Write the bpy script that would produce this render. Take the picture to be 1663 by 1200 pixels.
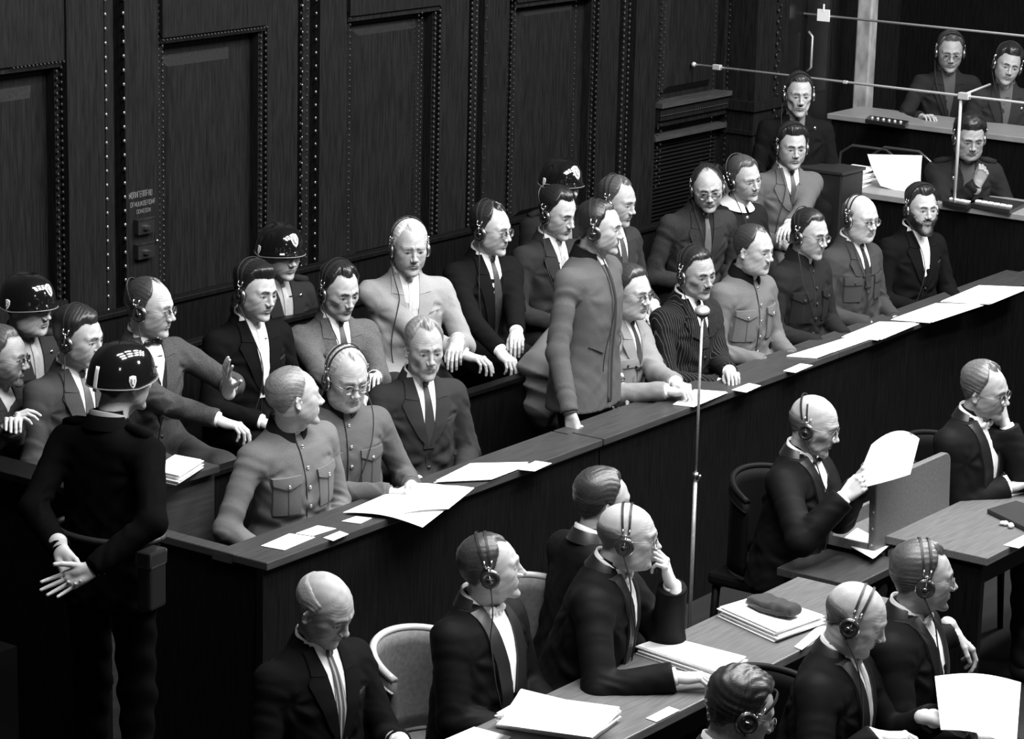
import bpy, math, random
import numpy as np
from math import radians, sin, cos, pi
from mathutils import Matrix, Vector

# ------------------------------------------------------------------ camera, world, light, exposure
scn = bpy.context.scene
COL = scn.collection
for o_ in list(bpy.data.objects): bpy.data.objects.remove(o_)
FPX, AZ, PIT, ROL = 4508.0, radians(36.0), radians(13.9), radians(1.4)
CAM = np.array([-7.423, -6.491, 4.164])
_Fh = np.array([cos(AZ), sin(AZ), 0]); _R0 = np.array([sin(AZ), -cos(AZ), 0]); _Z = np.array([0, 0, 1.0])
CF = cos(PIT)*_Fh - sin(PIT)*_Z; _U0 = cos(PIT)*_Z + sin(PIT)*_Fh
CR = cos(ROL)*_R0 + sin(ROL)*_U0; CU = cos(ROL)*_U0 - sin(ROL)*_R0
camd = bpy.data.cameras.new('camera'); cam = bpy.data.objects.new('camera', camd); COL.objects.link(cam)
cam.matrix_world = Matrix([[CR[i], CU[i], -CF[i], CAM[i]] for i in range(3)] + [[0, 0, 0, 1]])
camd.sensor_fit = 'HORIZONTAL'; camd.sensor_width = 36.0; camd.lens = FPX/1663*36.0
camd.clip_start = 0.1; camd.clip_end = 100
scn.camera = cam

world = bpy.data.worlds.new('world'); scn.world = world; world.use_nodes = True
world.node_tree.nodes['Background'].inputs[0].default_value = (0.5, 0.5, 0.5, 1)
world.node_tree.nodes['Background'].inputs[1].default_value = 0.022
def area(name, loc, target, size, sizey, power):
    l = bpy.data.lights.new(name, 'AREA'); l.shape = 'RECTANGLE'; l.size = size; l.size_y = sizey; l.energy = power
    o = bpy.data.objects.new(name, l); COL.objects.link(o); o.location = loc
    o.rotation_euler = (Vector(target)-Vector(loc)).to_track_quat('-Z', 'Y').to_euler(); return o
# rows of ceiling lamps over the well of the court, in front of the dock (reflected in the helmets)
for i_ in range(5):
    for j_ in range(3):
        area('ceiling_lamp', (-1.2+i_*2.2, -3.6+j_*1.15, 6.2), (-0.6+i_*1.7, -0.6+j_*0.7, 0.8), 1.5, 0.28, 122)
area('front_spot_and_fill', (5.0, -9.0, 6.2), (2.6, 0.6, 1.3), 1.0, 1.0, 130)
area('front_spot_and_fill', (-5.5, -7.5, 5.4), (2.0, 0.6, 1.3), 0.8, 0.8, 25)  # weak fill light added from camera left, no real spotlight of the room
scn.view_settings.view_transform = 'Standard'; scn.view_settings.look = 'None'
scn.view_settings.exposure = -0.08; scn.view_settings.gamma = 1.0
scn.view_settings.use_curve_mapping = False

def ray(u, v): return CF + ((u-831.5)*CR - (v-600)*CU)/FPX
def at(u, v, ax, val):            # point of the place seen at (u, v) on the plane axis = val
    r = ray(u, v); return CAM + r*((val-CAM[ax])/r[ax])
def AY(u, v, Y): return at(u, v, 1, Y)
def AZp(u, v, z): return at(u, v, 2, z)
def AX(u, v, X): return at(u, v, 0, X)

# ------------------------------------------------------------------ materials
MATS = {}
def mat(name, tone=0.5, rough=0.6, metal=0.0, spec=0.5, noise=0.0, scale=(1, 1, 1), nscale=40.0, bump=0.0, bscale=200.0, bmap=(1, 1, 1),
        attr=False, coat=0.0, stripe=None, detail=4.0, tint=(1, 1, 1), sheen=0.0, bdist=0.002):
    if name in MATS: return MATS[name]
    m = bpy.data.materials.new(name); m.use_nodes = True; nt = m.node_tree; N = nt.nodes; L = nt.links
    b = N['Principled BSDF']; b.inputs['Roughness'].default_value = rough; b.inputs['Metallic'].default_value = metal
    b.inputs['Specular IOR Level'].default_value = spec
    b.inputs['Coat Weight'].default_value = coat; b.inputs['Coat Roughness'].default_value = 0.08
    if sheen: b.inputs['Sheen Weight'].default_value = sheen
    c = (tone*tint[0], tone*tint[1], tone*tint[2], 1)
    b.inputs['Base Color'].default_value = c
    tc = N.new('ShaderNodeTexCoord')
    src = None
    if attr:
        a = N.new('ShaderNodeAttribute'); a.attribute_name = 'Col'; src = a.outputs['Color']
    if noise > 0:
        mp = N.new('ShaderNodeMapping'); mp.inputs['Scale'].default_value = scale; L.new(tc.outputs['Object'], mp.inputs[0])
        n = N.new('ShaderNodeTexNoise'); n.inputs['Scale'].default_value = nscale; n.inputs['Detail'].default_value = detail
        L.new(mp.outputs[0], n.inputs['Vector'])
        r = N.new('ShaderNodeMapRange'); r.inputs[1].default_value = 0.3; r.inputs[2].default_value = 0.7
        r.inputs[3].default_value = 1-noise; r.inputs[4].default_value = 1+noise; L.new(n.outputs[0], r.inputs[0])
        mx = N.new('ShaderNodeVectorMath'); mx.operation = 'SCALE'
        if src is not None: L.new(src, mx.inputs[0])
        else: mx.inputs[0].default_value = c[:3]
        L.new(r.outputs[0], mx.inputs['Scale']); src = mx.outputs[0]
    if stripe:
        period, width, st = stripe
        sp = N.new('ShaderNodeSeparateXYZ'); L.new(tc.outputs['Object'], sp.inputs[0])
        dv = N.new('ShaderNodeMath'); dv.operation = 'DIVIDE'; L.new(sp.outputs['X'], dv.inputs[0]); dv.inputs[1].default_value = period
        fr = N.new('ShaderNodeMath'); fr.operation = 'FRACT'; L.new(dv.outputs[0], fr.inputs[0])
        lt = N.new('ShaderNodeMath'); lt.operation = 'LESS_THAN'; L.new(fr.outputs[0], lt.inputs[0]); lt.inputs[1].default_value = width
        mi = N.new('ShaderNodeMix'); mi.data_type = 'RGBA'; L.new(lt.outputs[0], mi.inputs[0])
        if src is not None: L.new(src, mi.inputs[6])
        else: mi.inputs[6].default_value = c
        mi.inputs[7].default_value = (st, st, st, 1); src = mi.outputs[2]
    if src is not None: L.new(src, b.inputs['Base Color'])
    if bump > 0:
        mp = N.new('ShaderNodeMapping'); mp.inputs['Scale'].default_value = bmap; L.new(tc.outputs['Object'], mp.inputs[0])
        n = N.new('ShaderNodeTexNoise'); n.inputs['Scale'].default_value = bscale; n.inputs['Detail'].default_value = 3
        L.new(mp.outputs[0], n.inputs['Vector'])
        bp = N.new('ShaderNodeBump'); bp.inputs['Strength'].default_value = bump; bp.inputs['Distance'].default_value = bdist
        L.new(n.outputs[0], bp.inputs['Height']); L.new(bp.outputs[0], b.inputs['Normal'])
    MATS[name] = m; return m
def glass_mat():
    if 'glass' in MATS: return MATS['glass']
    m = bpy.data.materials.new('clear_glass'); m.use_nodes = True; N = m.node_tree.nodes; L = m.node_tree.links
    for n in list(N): N.remove(n)
    o = N.new('ShaderNodeOutputMaterial'); mx = N.new('ShaderNodeMixShader'); t = N.new('ShaderNodeBsdfTransparent'); g = N.new('ShaderNodeBsdfGlossy')
    g.inputs['Roughness'].default_value = 0.02; t.inputs[0].default_value = (0.96, 0.96, 0.96, 1)
    fr = N.new('ShaderNodeFresnel'); fr.inputs[0].default_value = 1.18
    L.new(fr.outputs[0], mx.inputs[0]); L.new(t.outputs[0], mx.inputs[1]); L.new(g.outputs[0], mx.inputs[2]); L.new(mx.outputs[0], o.inputs[0])
    MATS['glass'] = m; return m
def wool(tone, kind='plain'):
    tone = tone*float(np.interp(tone, [0, 0.03, 0.12, 0.3], [0.45, 0.55, 0.85, 1.0]))
    n = f'{kind}_wool_{int(tone*1000)}'
    if kind == 'tweed': return mat(n, tone, 0.9, spec=0.15, noise=0.55, nscale=330, detail=2, bump=0.3, bscale=500)
    if kind == 'pinstripe': return mat(n, tone, 0.9, spec=0.1, noise=0.1, nscale=60, stripe=(0.012, 0.12, 0.085), bump=0.15, bscale=500)
    if kind == 'robe': return mat(n, tone*0.6, 0.7, spec=0.11, noise=0.15, nscale=25, bump=0.2, bscale=60)
    return mat(n, tone, 0.9, spec=0.1 if tone > 0.01 else 0.04, noise=0.14, nscale=260, bump=0.18, bscale=420)
M_SKIN = mat('skin', attr=True, rough=0.52, spec=0.32, noise=0.07, nscale=60, bump=0.25, bscale=230)
M_WHITE = mat('white_cotton', 0.85, 0.8, spec=0.2, bump=0.1, bscale=60)
M_PAPER = mat('white_paper', 0.88, 0.7, spec=0.2, noise=0.03, nscale=12)
M_BLACK = mat('black_bakelite', 0.018, 0.28, spec=0.6)
M_LEATHER = mat('black_leather', 0.02, 0.5, spec=0.4, bump=0.2, bscale=250)
M_CHROME = mat('chrome', 0.8, 0.22, metal=1.0)
M_STEEL = mat('brushed_metal', 0.6, 0.4, metal=0.7, noise=0.15, nscale=60)
M_CORD = mat('black_cord', 0.012, 0.7)
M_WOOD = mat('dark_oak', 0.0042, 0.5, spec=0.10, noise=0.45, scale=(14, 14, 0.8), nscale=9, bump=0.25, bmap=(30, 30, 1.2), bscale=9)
M_WALL = mat('wall_oak', 0.0085, 0.5, spec=0.12, noise=0.5, scale=(14, 14, 0.8), nscale=9, bump=0.25, bmap=(30, 30, 1.2), bscale=9)
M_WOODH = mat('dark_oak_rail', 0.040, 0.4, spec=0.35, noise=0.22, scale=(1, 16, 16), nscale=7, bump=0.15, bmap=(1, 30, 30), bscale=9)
M_TABLE = mat('table_wood', 0.11, 0.42, spec=0.5, noise=0.22, scale=(1.2, 18, 18), nscale=7, bump=0.1, bmap=(1, 30, 30), bscale=9)

# ------------------------------------------------------------------ mesh helpers
class Geo:
    def __init__(s): s.V = []; s.Q = []; s.T = []; s.C = []; s.n = 0
    def add(s, V, Q=None, T=None, C=None):
        V = np.asarray(V, float).reshape(-1, 3); s.V.append(V)
        if Q is not None and len(Q): s.Q.append(np.asarray(Q, int).reshape(-1, 4)+s.n)
        if T is not None and len(T): s.T.append(np.asarray(T, int).reshape(-1, 3)+s.n)
        if C is None: C = np.ones(len(V))
        s.C.append(np.broadcast_to(np.asarray(C, float), (len(V),))); s.n += len(V); return s
    def merge(s, g, M=None):
        V = np.concatenate(g.V)
        if M is not None: V = V @ M[:3, :3].T + M[:3, 3]
        flip = M is not None and np.linalg.det(M[:3, :3]) < 0
        Q = np.concatenate(g.Q) if g.Q else None; T = np.concatenate(g.T) if g.T else None
        if flip:
            Q = Q[:, ::-1] if Q is not None else None; T = T[:, ::-1] if T is not None else None
        return s.add(V, Q, T, np.concatenate(g.C))
def build(name, g, m, parent=None, M=None, smooth=True, cols=False, bev=0.0, angle=None):
    V = np.concatenate(g.V).astype(np.float32); Q = np.concatenate(g.Q) if g.Q else np.zeros((0, 4), int); T = np.concatenate(g.T) if g.T else np.zeros((0, 3), int)
    me = bpy.data.meshes.new(name); me.vertices.add(len(V)); me.vertices.foreach_set('co', V.ravel())
    nl = len(Q)*4+len(T)*3; me.loops.add(nl); me.loops.foreach_set('vertex_index', np.concatenate([Q.ravel(), T.ravel()]).astype(np.int32))
    me.polygons.add(len(Q)+len(T))
    st = np.concatenate([np.arange(len(Q))*4, len(Q)*4+np.arange(len(T))*3]).astype(np.int32); me.polygons.foreach_set('loop_start', st)
    me.update(calc_edges=True); me.validate()
    me.shade_smooth() if smooth else me.shade_flat()
    if cols:
        a = me.color_attributes.new('Col', 'FLOAT_COLOR', 'POINT'); c = np.concatenate(g.C).astype(np.float32)
        arr = np.ones((len(V), 4), np.float32); arr[:, 0] = c; arr[:, 1] = c; arr[:, 2] = c; a.data.foreach_set('color', arr.ravel())
    me.materials.append(m)
    o = bpy.data.objects.new(name, me); COL.objects.link(o)
    if parent is not None: o.parent = parent
    if M is not None: o.matrix_basis = Matrix(np.asarray(M).tolist())
    if bev > 0:
        b = o.modifiers.new('bevel', 'BEVEL'); b.width = bev; b.segments = 2; b.limit_method = 'ANGLE'; b.angle_limit = radians(40)
        me.shade_flat()
    elif angle:
        try: me.set_sharp_from_angle(angle=radians(angle))
        except Exception: pass
    return o
def tag(o, label, cat, group=None, kind=None):
    if label: o['label'] = label
    if cat: o['category'] = cat
    if group: o['group'] = group
    if kind: o['kind'] = kind
    return o
def empty(name, loc, rz=0.0):
    o = bpy.data.objects.new(name, None); COL.objects.link(o); o.location = [float(x) for x in loc]; o.rotation_euler = (0, 0, rz)
    o.empty_display_size = 0.1; return o
def struct(name, g, m, **k): o = build(name, g, m, **k); o['kind'] = 'structure'; return o
BOXQ = np.array([[0, 3, 2, 1], [4, 5, 6, 7], [0, 1, 5, 4], [1, 2, 6, 5], [2, 3, 7, 6], [3, 0, 4, 7]])
def hexa(g, P8): return g.add(P8, BOXQ)
def box(g, lo, hi):
    x0, y0, z0 = lo; x1, y1, z1 = hi
    return g.add([[x0, y0, z0], [x1, y0, z0], [x1, y1, z0], [x0, y1, z0], [x0, y0, z1], [x1, y0, z1], [x1, y1, z1], [x0, y1, z1]], BOXQ)
def slab(g, top4, thick):      # four top corners counterclockwise from above
    t = np.asarray(top4, float); b = t-np.array([0, 0, thick]); return g.add(np.vstack([b, t]), BOXQ)
def tube(g, pts, r, n=8, caps=True, c=1.0):
    P = np.asarray(pts, float); k = len(P); r = np.broadcast_to(np.asarray(r, float), (k,))
    Tn = np.gradient(P, axis=0); Tn /= np.linalg.norm(Tn, axis=1)[:, None]+1e-12
    up = np.array([0.13, 0.21, 0.97]) if abs(Tn[0][2]) < 0.9 else np.array([1.0, 0.1, 0])
    V = []; N = np.cross(Tn[0], up); N /= np.linalg.norm(N)
    a = np.arange(n)*2*pi/n
    for i in range(k):
        N = N-Tn[i]*(N@Tn[i]); N /= np.linalg.norm(N)+1e-12; B = np.cross(Tn[i], N)
        V.append(P[i]+r[i]*(np.cos(a)[:, None]*N+np.sin(a)[:, None]*B))
    V = np.vstack(V); Q = []
    for i in range(k-1):
        for j in range(n): Q.append([i*n+j, i*n+(j+1) % n, (i+1)*n+(j+1) % n, (i+1)*n+j])
    T = []
    if caps:
        V = np.vstack([V, P[0], P[-1]])
        for j in range(n): T.append([k*n, (j+1) % n, j]); T.append([k*n+1, (k-1)*n+j, (k-1)*n+(j+1) % n])
    return g.add(V, Q, T, c)
def lathe(g, prof, n=24, M=None, c=1.0):     # prof: (r, z)
    prof = np.asarray(prof, float); a = np.arange(n)*2*pi/n; V = []
    for r, z in prof: V.append(np.stack([r*np.cos(a), r*np.sin(a), np.full(n, z)], 1))
    V = np.vstack(V); Q = []
    for i in range(len(prof)-1):
        for j in range(n): Q.append([i*n+j, i*n+(j+1) % n, (i+1)*n+(j+1) % n, (i+1)*n+j])
    if M is not None: V = V @ M[:3, :3].T + M[:3, 3]
    return g.add(V, Q, None, c)
def sphere(g, c, r, n=8, m=6, col=1.0):
    r = np.broadcast_to(np.asarray(r, float), (3,))
    pr = [(max(1e-4, sin(pi*i/m)), -cos(pi*i/m)) for i in range(m+1)]
    M = np.eye(4); M[0, 0], M[1, 1], M[2, 2] = r; M[:3, 3] = c
    return lathe(g, pr, n, M, col)
def rotz(a): c, s = cos(a), sin(a); return np.array([[c, -s, 0], [s, c, 0], [0, 0, 1.0]])
def rotx(a): c, s = cos(a), sin(a); return np.array([[1.0, 0, 0], [0, c, -s], [0, s, c]])
def roty(a): c, s = cos(a), sin(a); return np.array([[c, 0, s], [0, 1.0, 0], [-s, 0, c]])
def M4(R=None, t=None):
    M = np.eye(4)
    if R is not None: M[:3, :3] = R
    if t is not None: M[:3, 3] = t
    return M
def unit(v): v = np.asarray(v, float); return v/(np.linalg.norm(v)+1e-12)
def frame(y, z):       # columns x, y, z with y kept, z made square to it
    y = unit(y); z = np.asarray(z, float); z = unit(z-y*(z@y)); x = np.cross(y, z); return np.stack([x, y, z], 1)
def xf(M, p): return np.asarray(p) @ M[:3, :3].T + M[:3, 3]
def grid_q(nu, nv):
    i, j = np.meshgrid(np.arange(nu-1), np.arange(nv-1), indexing='ij'); a = i*nv+j
    return np.stack([a, a+nv, a+nv+1, a+1], -1).reshape(-1, 4)

# ------------------------------------------------------------------ signed distance shapes
def smin(a, b, k): h = np.maximum(k-np.abs(a-b), 0)/k; return np.minimum(a, b)-h*h*k*0.25
def smax(a, b, k): return -smin(-a, -b, k)
def d_ell(P, c, r):
    q = P-np.asarray(c, np.float32); r = np.asarray(r, np.float32)
    k0 = np.sqrt(((q/r)**2).sum(-1)); k1 = np.sqrt(((q/(r*r))**2).sum(-1))+1e-9; return k0*(k0-1)/k1
def d_sph(P, c, r): q = P-np.asarray(c, np.float32); return np.sqrt((q*q).sum(-1))-r
def seg(P, a, b):
    a = np.asarray(a, np.float32); b = np.asarray(b, np.float32); ab = b-a
    t = np.clip(((P-a)@ab)/max(float(ab@ab), 1e-9), 0, 1); q = P-a-t[:, None]*ab; return np.sqrt((q*q).sum(-1)), t
def d_cone(P, a, b, ra, rb): d, t = seg(P, a, b); return d-(ra+(rb-ra)*t)
CORN = np.array([[i, j, k] for i in (0, 1) for j in (0, 1) for k in (0, 1)])
EDG = [(0, 1), (2, 3), (4, 5), (6, 7), (0, 2), (1, 3), (4, 6), (5, 7), (0, 4), (1, 5), (2, 6), (3, 7)]
def nets(fn, lo, hi, h, slack=1.35):
    lo = np.asarray(lo, float); B = 4
    nb = np.ceil((np.asarray(hi)-lo)/(B*h)).astype(int)+1
    bi = np.stack(np.meshgrid(*[np.arange(n) for n in nb], indexing='ij'), -1).reshape(-1, 3)
    cd = fn((lo+(bi*B+B/2)*h).astype(np.float32)).reshape(nb)
    F = np.repeat(np.repeat(np.repeat(cd, B, 0), B, 1), B, 2).astype(np.float32)
    F = np.pad(F, ((0, 1), (0, 1), (0, 1)), mode='edge')
    act = np.argwhere(np.abs(cd) < B*h*0.87*slack+h)
    li = np.stack(np.meshgrid(*[np.arange(B+1)]*3, indexing='ij'), -1).reshape(-1, 3)
    idx = (act[:, None, :]*B+li[None]).reshape(-1, 3)
    flat = np.unique(idx[:, 0]*(F.shape[1]*F.shape[2])+idx[:, 1]*F.shape[2]+idx[:, 2])
    ii = np.stack(np.unravel_index(flat, F.shape), 1)
    F.reshape(-1)[flat] = fn((lo+ii*h).astype(np.float32))
    S = F < 0
    cnt = sum(S[c[0]:S.shape[0]-1+c[0], c[1]:S.shape[1]-1+c[1], c[2]:S.shape[2]-1+c[2]].astype(np.int8) for c in CORN)
    A = np.argwhere((cnt > 0) & (cnt < 8)); cv = np.stack([F[A[:, 0]+c[0], A[:, 1]+c[1], A[:, 2]+c[2]] for c in CORN], 1)
    pos = np.zeros((len(A), 3)); w = np.zeros(len(A))
    for a, b in EDG:
        fa, fb = cv[:, a], cv[:, b]; m = (fa < 0) != (fb < 0); t = np.where(m, fa/(fa-fb+1e-12), 0)
        pos += m[:, None]*(CORN[a]+t[:, None]*(CORN[b]-CORN[a])); w += m
    V = lo+(A+pos/w[:, None])*h
    ID = -np.ones(np.array(F.shape)-1, int); ID[A[:, 0], A[:, 1], A[:, 2]] = np.arange(len(A)); Q = []
    for ax in range(3):
        s0 = [slice(None)]*3; s1 = [slice(None)]*3; s0[ax] = slice(0, -1); s1[ax] = slice(1, None)
        X = S[tuple(s0)] != S[tuple(s1)]; E = np.argwhere(X); u, v = (ax+1) % 3, (ax+2) % 3
        E = E[(E[:, u] > 0) & (E[:, v] > 0) & (E[:, u] < F.shape[u]-1) & (E[:, v] < F.shape[v]-1)]
        du = np.zeros(3, int); du[u] = 1; dv = np.zeros(3, int); dv[v] = 1
        g = lambda K: ID[K[:, 0], K[:, 1], K[:, 2]]
        q = np.stack([g(E-du-dv), g(E-dv), g(E), g(E-du)], 1); ins = S[E[:, 0], E[:, 1], E[:, 2]]; q[~ins] = q[~ins][:, ::-1]; Q.append(q)
    Q = np.concatenate(Q); Q = Q[(Q >= 0).all(1)]
    return V, Q

# ------------------------------------------------------------------ heads (head frame: +Y face, +Z up, origin between the eyes' level and the ears)
def _warp(n, lo, hi, c, wd, gain):          # n samples from lo to hi, denser by gain around c
    t = np.linspace(lo, hi, 2000); dens = 1+gain*np.exp(-((t-c)/wd)**2); cs = np.cumsum(dens); cs = (cs-cs[0])/(cs[-1]-cs[0])
    return np.interp(np.linspace(0, 1, n), cs, t)
NTH, NPH = 128, 112
_TH = _warp(NTH+1, -pi, pi, 0, 0.95, 3.0)[:-1]
_PH = _warp(NPH, -pi/2+0.02, pi/2-0.02, radians(-18), 0.65, 1.3)
_th, _ph = np.meshgrid(_TH, _PH, indexing='ij')
DIRS = np.stack([np.sin(_th)*np.cos(_ph), np.cos(_th)*np.cos(_ph), np.sin(_ph)], -1).reshape(-1, 3).astype(np.float32)
HC = np.array([0, 0.0, -0.012], np.float32)
def _head_quads():
    i, j = np.meshgrid(np.arange(NTH), np.arange(NPH-1), indexing='ij'); i2 = (i+1) % NTH
    q = np.stack([i*NPH+j, i*NPH+j+1, i2*NPH+j+1, i2*NPH+j], -1).reshape(-1, 4)
    k = np.arange(NTH//2-1); t = NPH-1     # cap at the crown: a strip of quads across the last ring
    cap = np.stack([k*NPH+t, ((NTH-1-k))*NPH+t, ((NTH-2-k))*NPH+t, (k+1)*NPH+t], -1)
    return np.vstack([q, cap])
HQ = _head_quads()
HP0 = dict(w=1.0, long=1.0, jaw=1.0, chin=1.0, nose=1.0, nosew=1.0, brow=1.0, cheek=1.0, hollow=0.0, age=0.4, lips=1.0, fat=0.0, eye=1.0, skull=1.0,
           gaze=0.0, open=1.0, brows=0.12, skin=0.50, mouthopen=0.0, lid=0.0)
def head_sdf(p, neck):
    w, lg = p['w'], p['long']
    def f(P):
        x = np.abs(P[:, 0])/w; A = np.stack([x, P[:, 1], P[:, 2]/lg], 1).astype(np.float32)
        d = d_ell(A, (0, -0.014, 0.030), (0.0755, 0.098, 0.088*p['skull']))
        d = smin(d, d_ell(A, (0, 0.022, 0.0), (0.064, 0.070, 0.085)), 0.03)
        d = smin(d, d_ell(A, (0, 0.030, -0.060), (0.048*p['jaw'], 0.048, 0.044)), 0.03)
        d = smin(d, d_cone(A, (0.050*p['jaw'], -0.004, -0.040), (0.018*p['jaw'], 0.066, -0.094), 0.015, 0.015), 0.025)
        d = smin(d, d_ell(A, (0.040, 0.052, -0.018), (0.024*p['cheek'], 0.025, 0.020)), 0.026)
        d = smin(d, d_ell(A, (0.041*p['jaw'], 0.022, -0.048), (0.024, 0.036, 0.036)), 0.022)
        d = smin(d, d_ell(A, (0.029, 0.055, -0.046), (0.020, 0.021, 0.023)), 0.024)
        d = smin(d, d_ell(A, (0, 0.080, -0.101), (0.019, 0.015, 0.014*p['chin'])), 0.018)
        if p['fat'] > 0: d = smin(d, d_ell(A, (0.030, 0.025, -0.085), (0.034, 0.045, 0.030)), 0.03+0.02*p['fat'])
        if p['hollow'] > 0: d = smax(d, -d_ell(A, (0.060, 0.062, -0.052), (0.017, 0.022, 0.022)), 0.02)
        d = smin(d, d_cone(A, (0.012, 0.0875+0.002*p['brow'], 0.0225), (0.043, 0.071, 0.0225), 0.0095, 0.008), 0.016)   # brow ridge
        d = smax(d, -d_ell(A, (0.031, 0.105, 0.001), (0.0195, 0.021, 0.0125)), 0.010)                       # eye sockets
        d = smax(d, -d_ell(A, (0.0145, 0.103, 0.006), (0.008, 0.014, 0.016)), 0.010)
        d = smin(d, d_sph(A, (0.0315, 0.0715, -0.0005), 0.0152), 0.005)                                    # eyeballs under lids
        d = smin(d, d_cone(A, (0.021, 0.0858, 0.0062), (0.042, 0.0808, 0.0052), 0.0024, 0.0022), 0.004)     # upper lid fold
        if p['age'] > 0.3: d = smin(d, d_cone(A, (0.022, 0.0835, -0.0125), (0.040, 0.0775, -0.0130), 0.0030, 0.0025), 0.004)
        n = p['nose']; nw = p['nosew']
        d = smin(d, d_cone(A, (0, 0.0865, 0.014), (0, 0.0985+0.0075*n, -0.020), 0.0068, 0.0085*nw), 0.012)    # nose
        d = smin(d, d_ell(A, (0, 0.1005+0.0085*n, -0.0275), (0.0120*nw, 0.0112, 0.0095)), 0.007)
        d = smin(d, d_ell(A, (0.0138*nw, 0.0955+0.004*n, -0.0330), (0.0070, 0.0100, 0.0070)), 0.004)
        d = smin(d, d_ell(A, (0, 0.074, -0.058), (0.029, 0.0225, 0.024)), 0.014)                            # muzzle
        d = smax(d, -d_cone(A, (0, 0.1000, -0.0415), (0, 0.0990, -0.0485), 0.0020, 0.0026), 0.004)          # philtrum
        mo = p['mouthopen']*0.006
        d = smin(d, d_cone(A, (0, 0.0945, -0.0560+mo*.3), (0.0235, 0.0835, -0.0600), 0.0040*p['lips'], 0.0018), 0.004)
        d = smin(d, d_cone(A, (0, 0.0925, -0.0672-mo), (0.0205, 0.0830, -0.0640), 0.0050*p['lips'], 0.0025), 0.004)
        d = smax(d, -d_cone(A, (0, 0.0985, -0.0613-mo*.4), (0.0235, 0.0855, -0.0610), 0.0014+mo*.8, 0.0012), 0.0025)
        d = smax(d, -d_cone(A, (0, 0.0965, -0.0795), (0.013, 0.0900, -0.0785), 0.0035, 0.003), 0.009)
        if p['age'] > 0: d = smax(d, -d_cone(A, (0.0195, 0.0975, -0.034), (0.0335, 0.0840, -0.066), 0.0012+0.0016*p['age'], 0.0012), 0.007)
        nk = np.asarray(neck, np.float32)                       # neck, towards the collar (not mirrored)
        d = smin(d, d_cone(P, (0, -0.022, -0.045), nk, 0.054+0.006*p['fat'], 0.0565+0.006*p['fat']), 0.022)
        d = smin(d, d_cone(P, (0, 0.028, -0.115), nk+np.array([0, 0.048, 0.012], np.float32), 0.010, 0.010), 0.03)
        if p['age'] > 0.5: d = d+0.0007*p['age']*np.sin(P[:, 2]*640+3*np.sin(P[:, 0]*30))*(P[:, 1] > 0.05)*sst(0.030, 0.042, P[:, 2])*(1-sst(0.070, 0.085, P[:, 2]))
        d = d-0.0007*np.sin(P[:, 0]*140+P[:, 2]*90)*np.sin(P[:, 2]*120-P[:, 1]*80)
        return d
    return f
def star(f):
    r = np.full(len(DIRS), 0.34, np.float32); r[DIRS[:, 2] > -0.7] = 0.19; r[DIRS[:, 2] > -0.35] = 0.15
    for k in range(24):
        d = f(HC+DIRS*r[:, None]); r = np.clip(r-d*0.85, 0.01, 0.34)
    return r
def sst(a, b, x): t = np.clip((x-a)/(b-a), 0, 1); return t*t*(3-2*t)
def wav(P, s, k):       # cheap smooth noise
    r = np.random.RandomState(s); o = 0
    for _ in range(4):
        v = r.normal(size=3)*k; o = o+np.sin(P@v+r.rand()*6.28)
    return o*0.25
def hairline(P, hp):
    th = np.degrees(np.arctan2(np.abs(P[:, 0]), P[:, 1]+0.01)); zf = hp.get('front', 0.074)+0.004; rec = hp.get('recede', 0.0)
    zl = np.interp(th, [0, 20, 34, 46, 56, 65, 74, 84, 96, 112, 140, 180],
                   [zf, zf+rec*0.6, zf+rec, zf-0.004+rec, 0.055+rec*0.4, 0.040, hp.get('burn', 0.008), -0.006, 0.008, -0.030, -0.055, hp.get('nape', -0.066)])
    return P[:, 2]-zl
def make_head(p, hp, neck):
    """returns vertices, tones, radius and base points; hp = hair dict"""
    f = head_sdf(p, neck); r = star(f); P = HC+DIRS*r[:, None]
    x = np.abs(P[:, 0])/p['w']; z = P[:, 2]/p['long']; y = P[:, 1]; front = y > 0.05
    sk = p['skin']*0.67; c = np.full(len(P), sk)
    c *= 1-0.10*sst(-0.045, -0.075, z)*front*(1-p.get('soft', 0))                     # shaven jaw
    # brows
    bz = np.interp(x, [0.012, 0.030, 0.046], [0.0205, 0.0255, 0.0185])+p.get('browup', 0); bm = front*(1-sst(0.0034, 0.0066, np.abs(z-bz)))*sst(0.009, 0.014, x)*(1-sst(0.040, 0.050, x))
    c = c*(1-bm)+p['brows']*bm
    # eyes
    dx = (x-0.0315)/0.0150; gx = P[:, 0]/p['w']-np.sign(P[:, 0])*0.0315-p['gaze']*0.006
    op = 0.0043*p['open']*(1-dx*dx); ez = z+0.0008; em = front*(np.abs(dx) < 1)*(np.abs(ez) < op)
    c = np.where(em > 0, sk*0.85, c); iris = (gx*gx+(ez-0.0006)**2 < 0.0066**2); c = np.where((em > 0) & iris, 0.02, c)  # eye whites painted darker for the shade the lids throw
    lash = front*(np.abs(dx) < 1.12)*(np.abs(ez-np.maximum(op, 0)-0.0010) < 0.0017)*(ez > -0.001); c = np.where(lash > 0, 0.06, c)
    c = np.where(front*(np.abs(dx) < 1.0)*(np.abs(ez+np.maximum(op, 0)+0.0006) < 0.0009)*(ez < 0) > 0, c*0.6, c)
    # lips, mouth line
    mo = p['mouthopen']*0.006
    lm = front*(x < 0.025)*(np.abs(z+0.0615) < 0.0085*(1-(x/0.026)**2)+0.001); c = np.where(lm > 0, c*0.74, c)
    ml = front*(x < 0.0255)*(np.abs(z+0.0612+mo*.4) < 0.0012+mo*.7); c = np.where(ml > 0, 0.10, c)
    c = np.where(front*(np.abs(x-0.008) < 0.003)*(np.abs(z+0.0395) < 0.002) > 0, 0.08, c)   # nostrils
    return P, c, r
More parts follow.
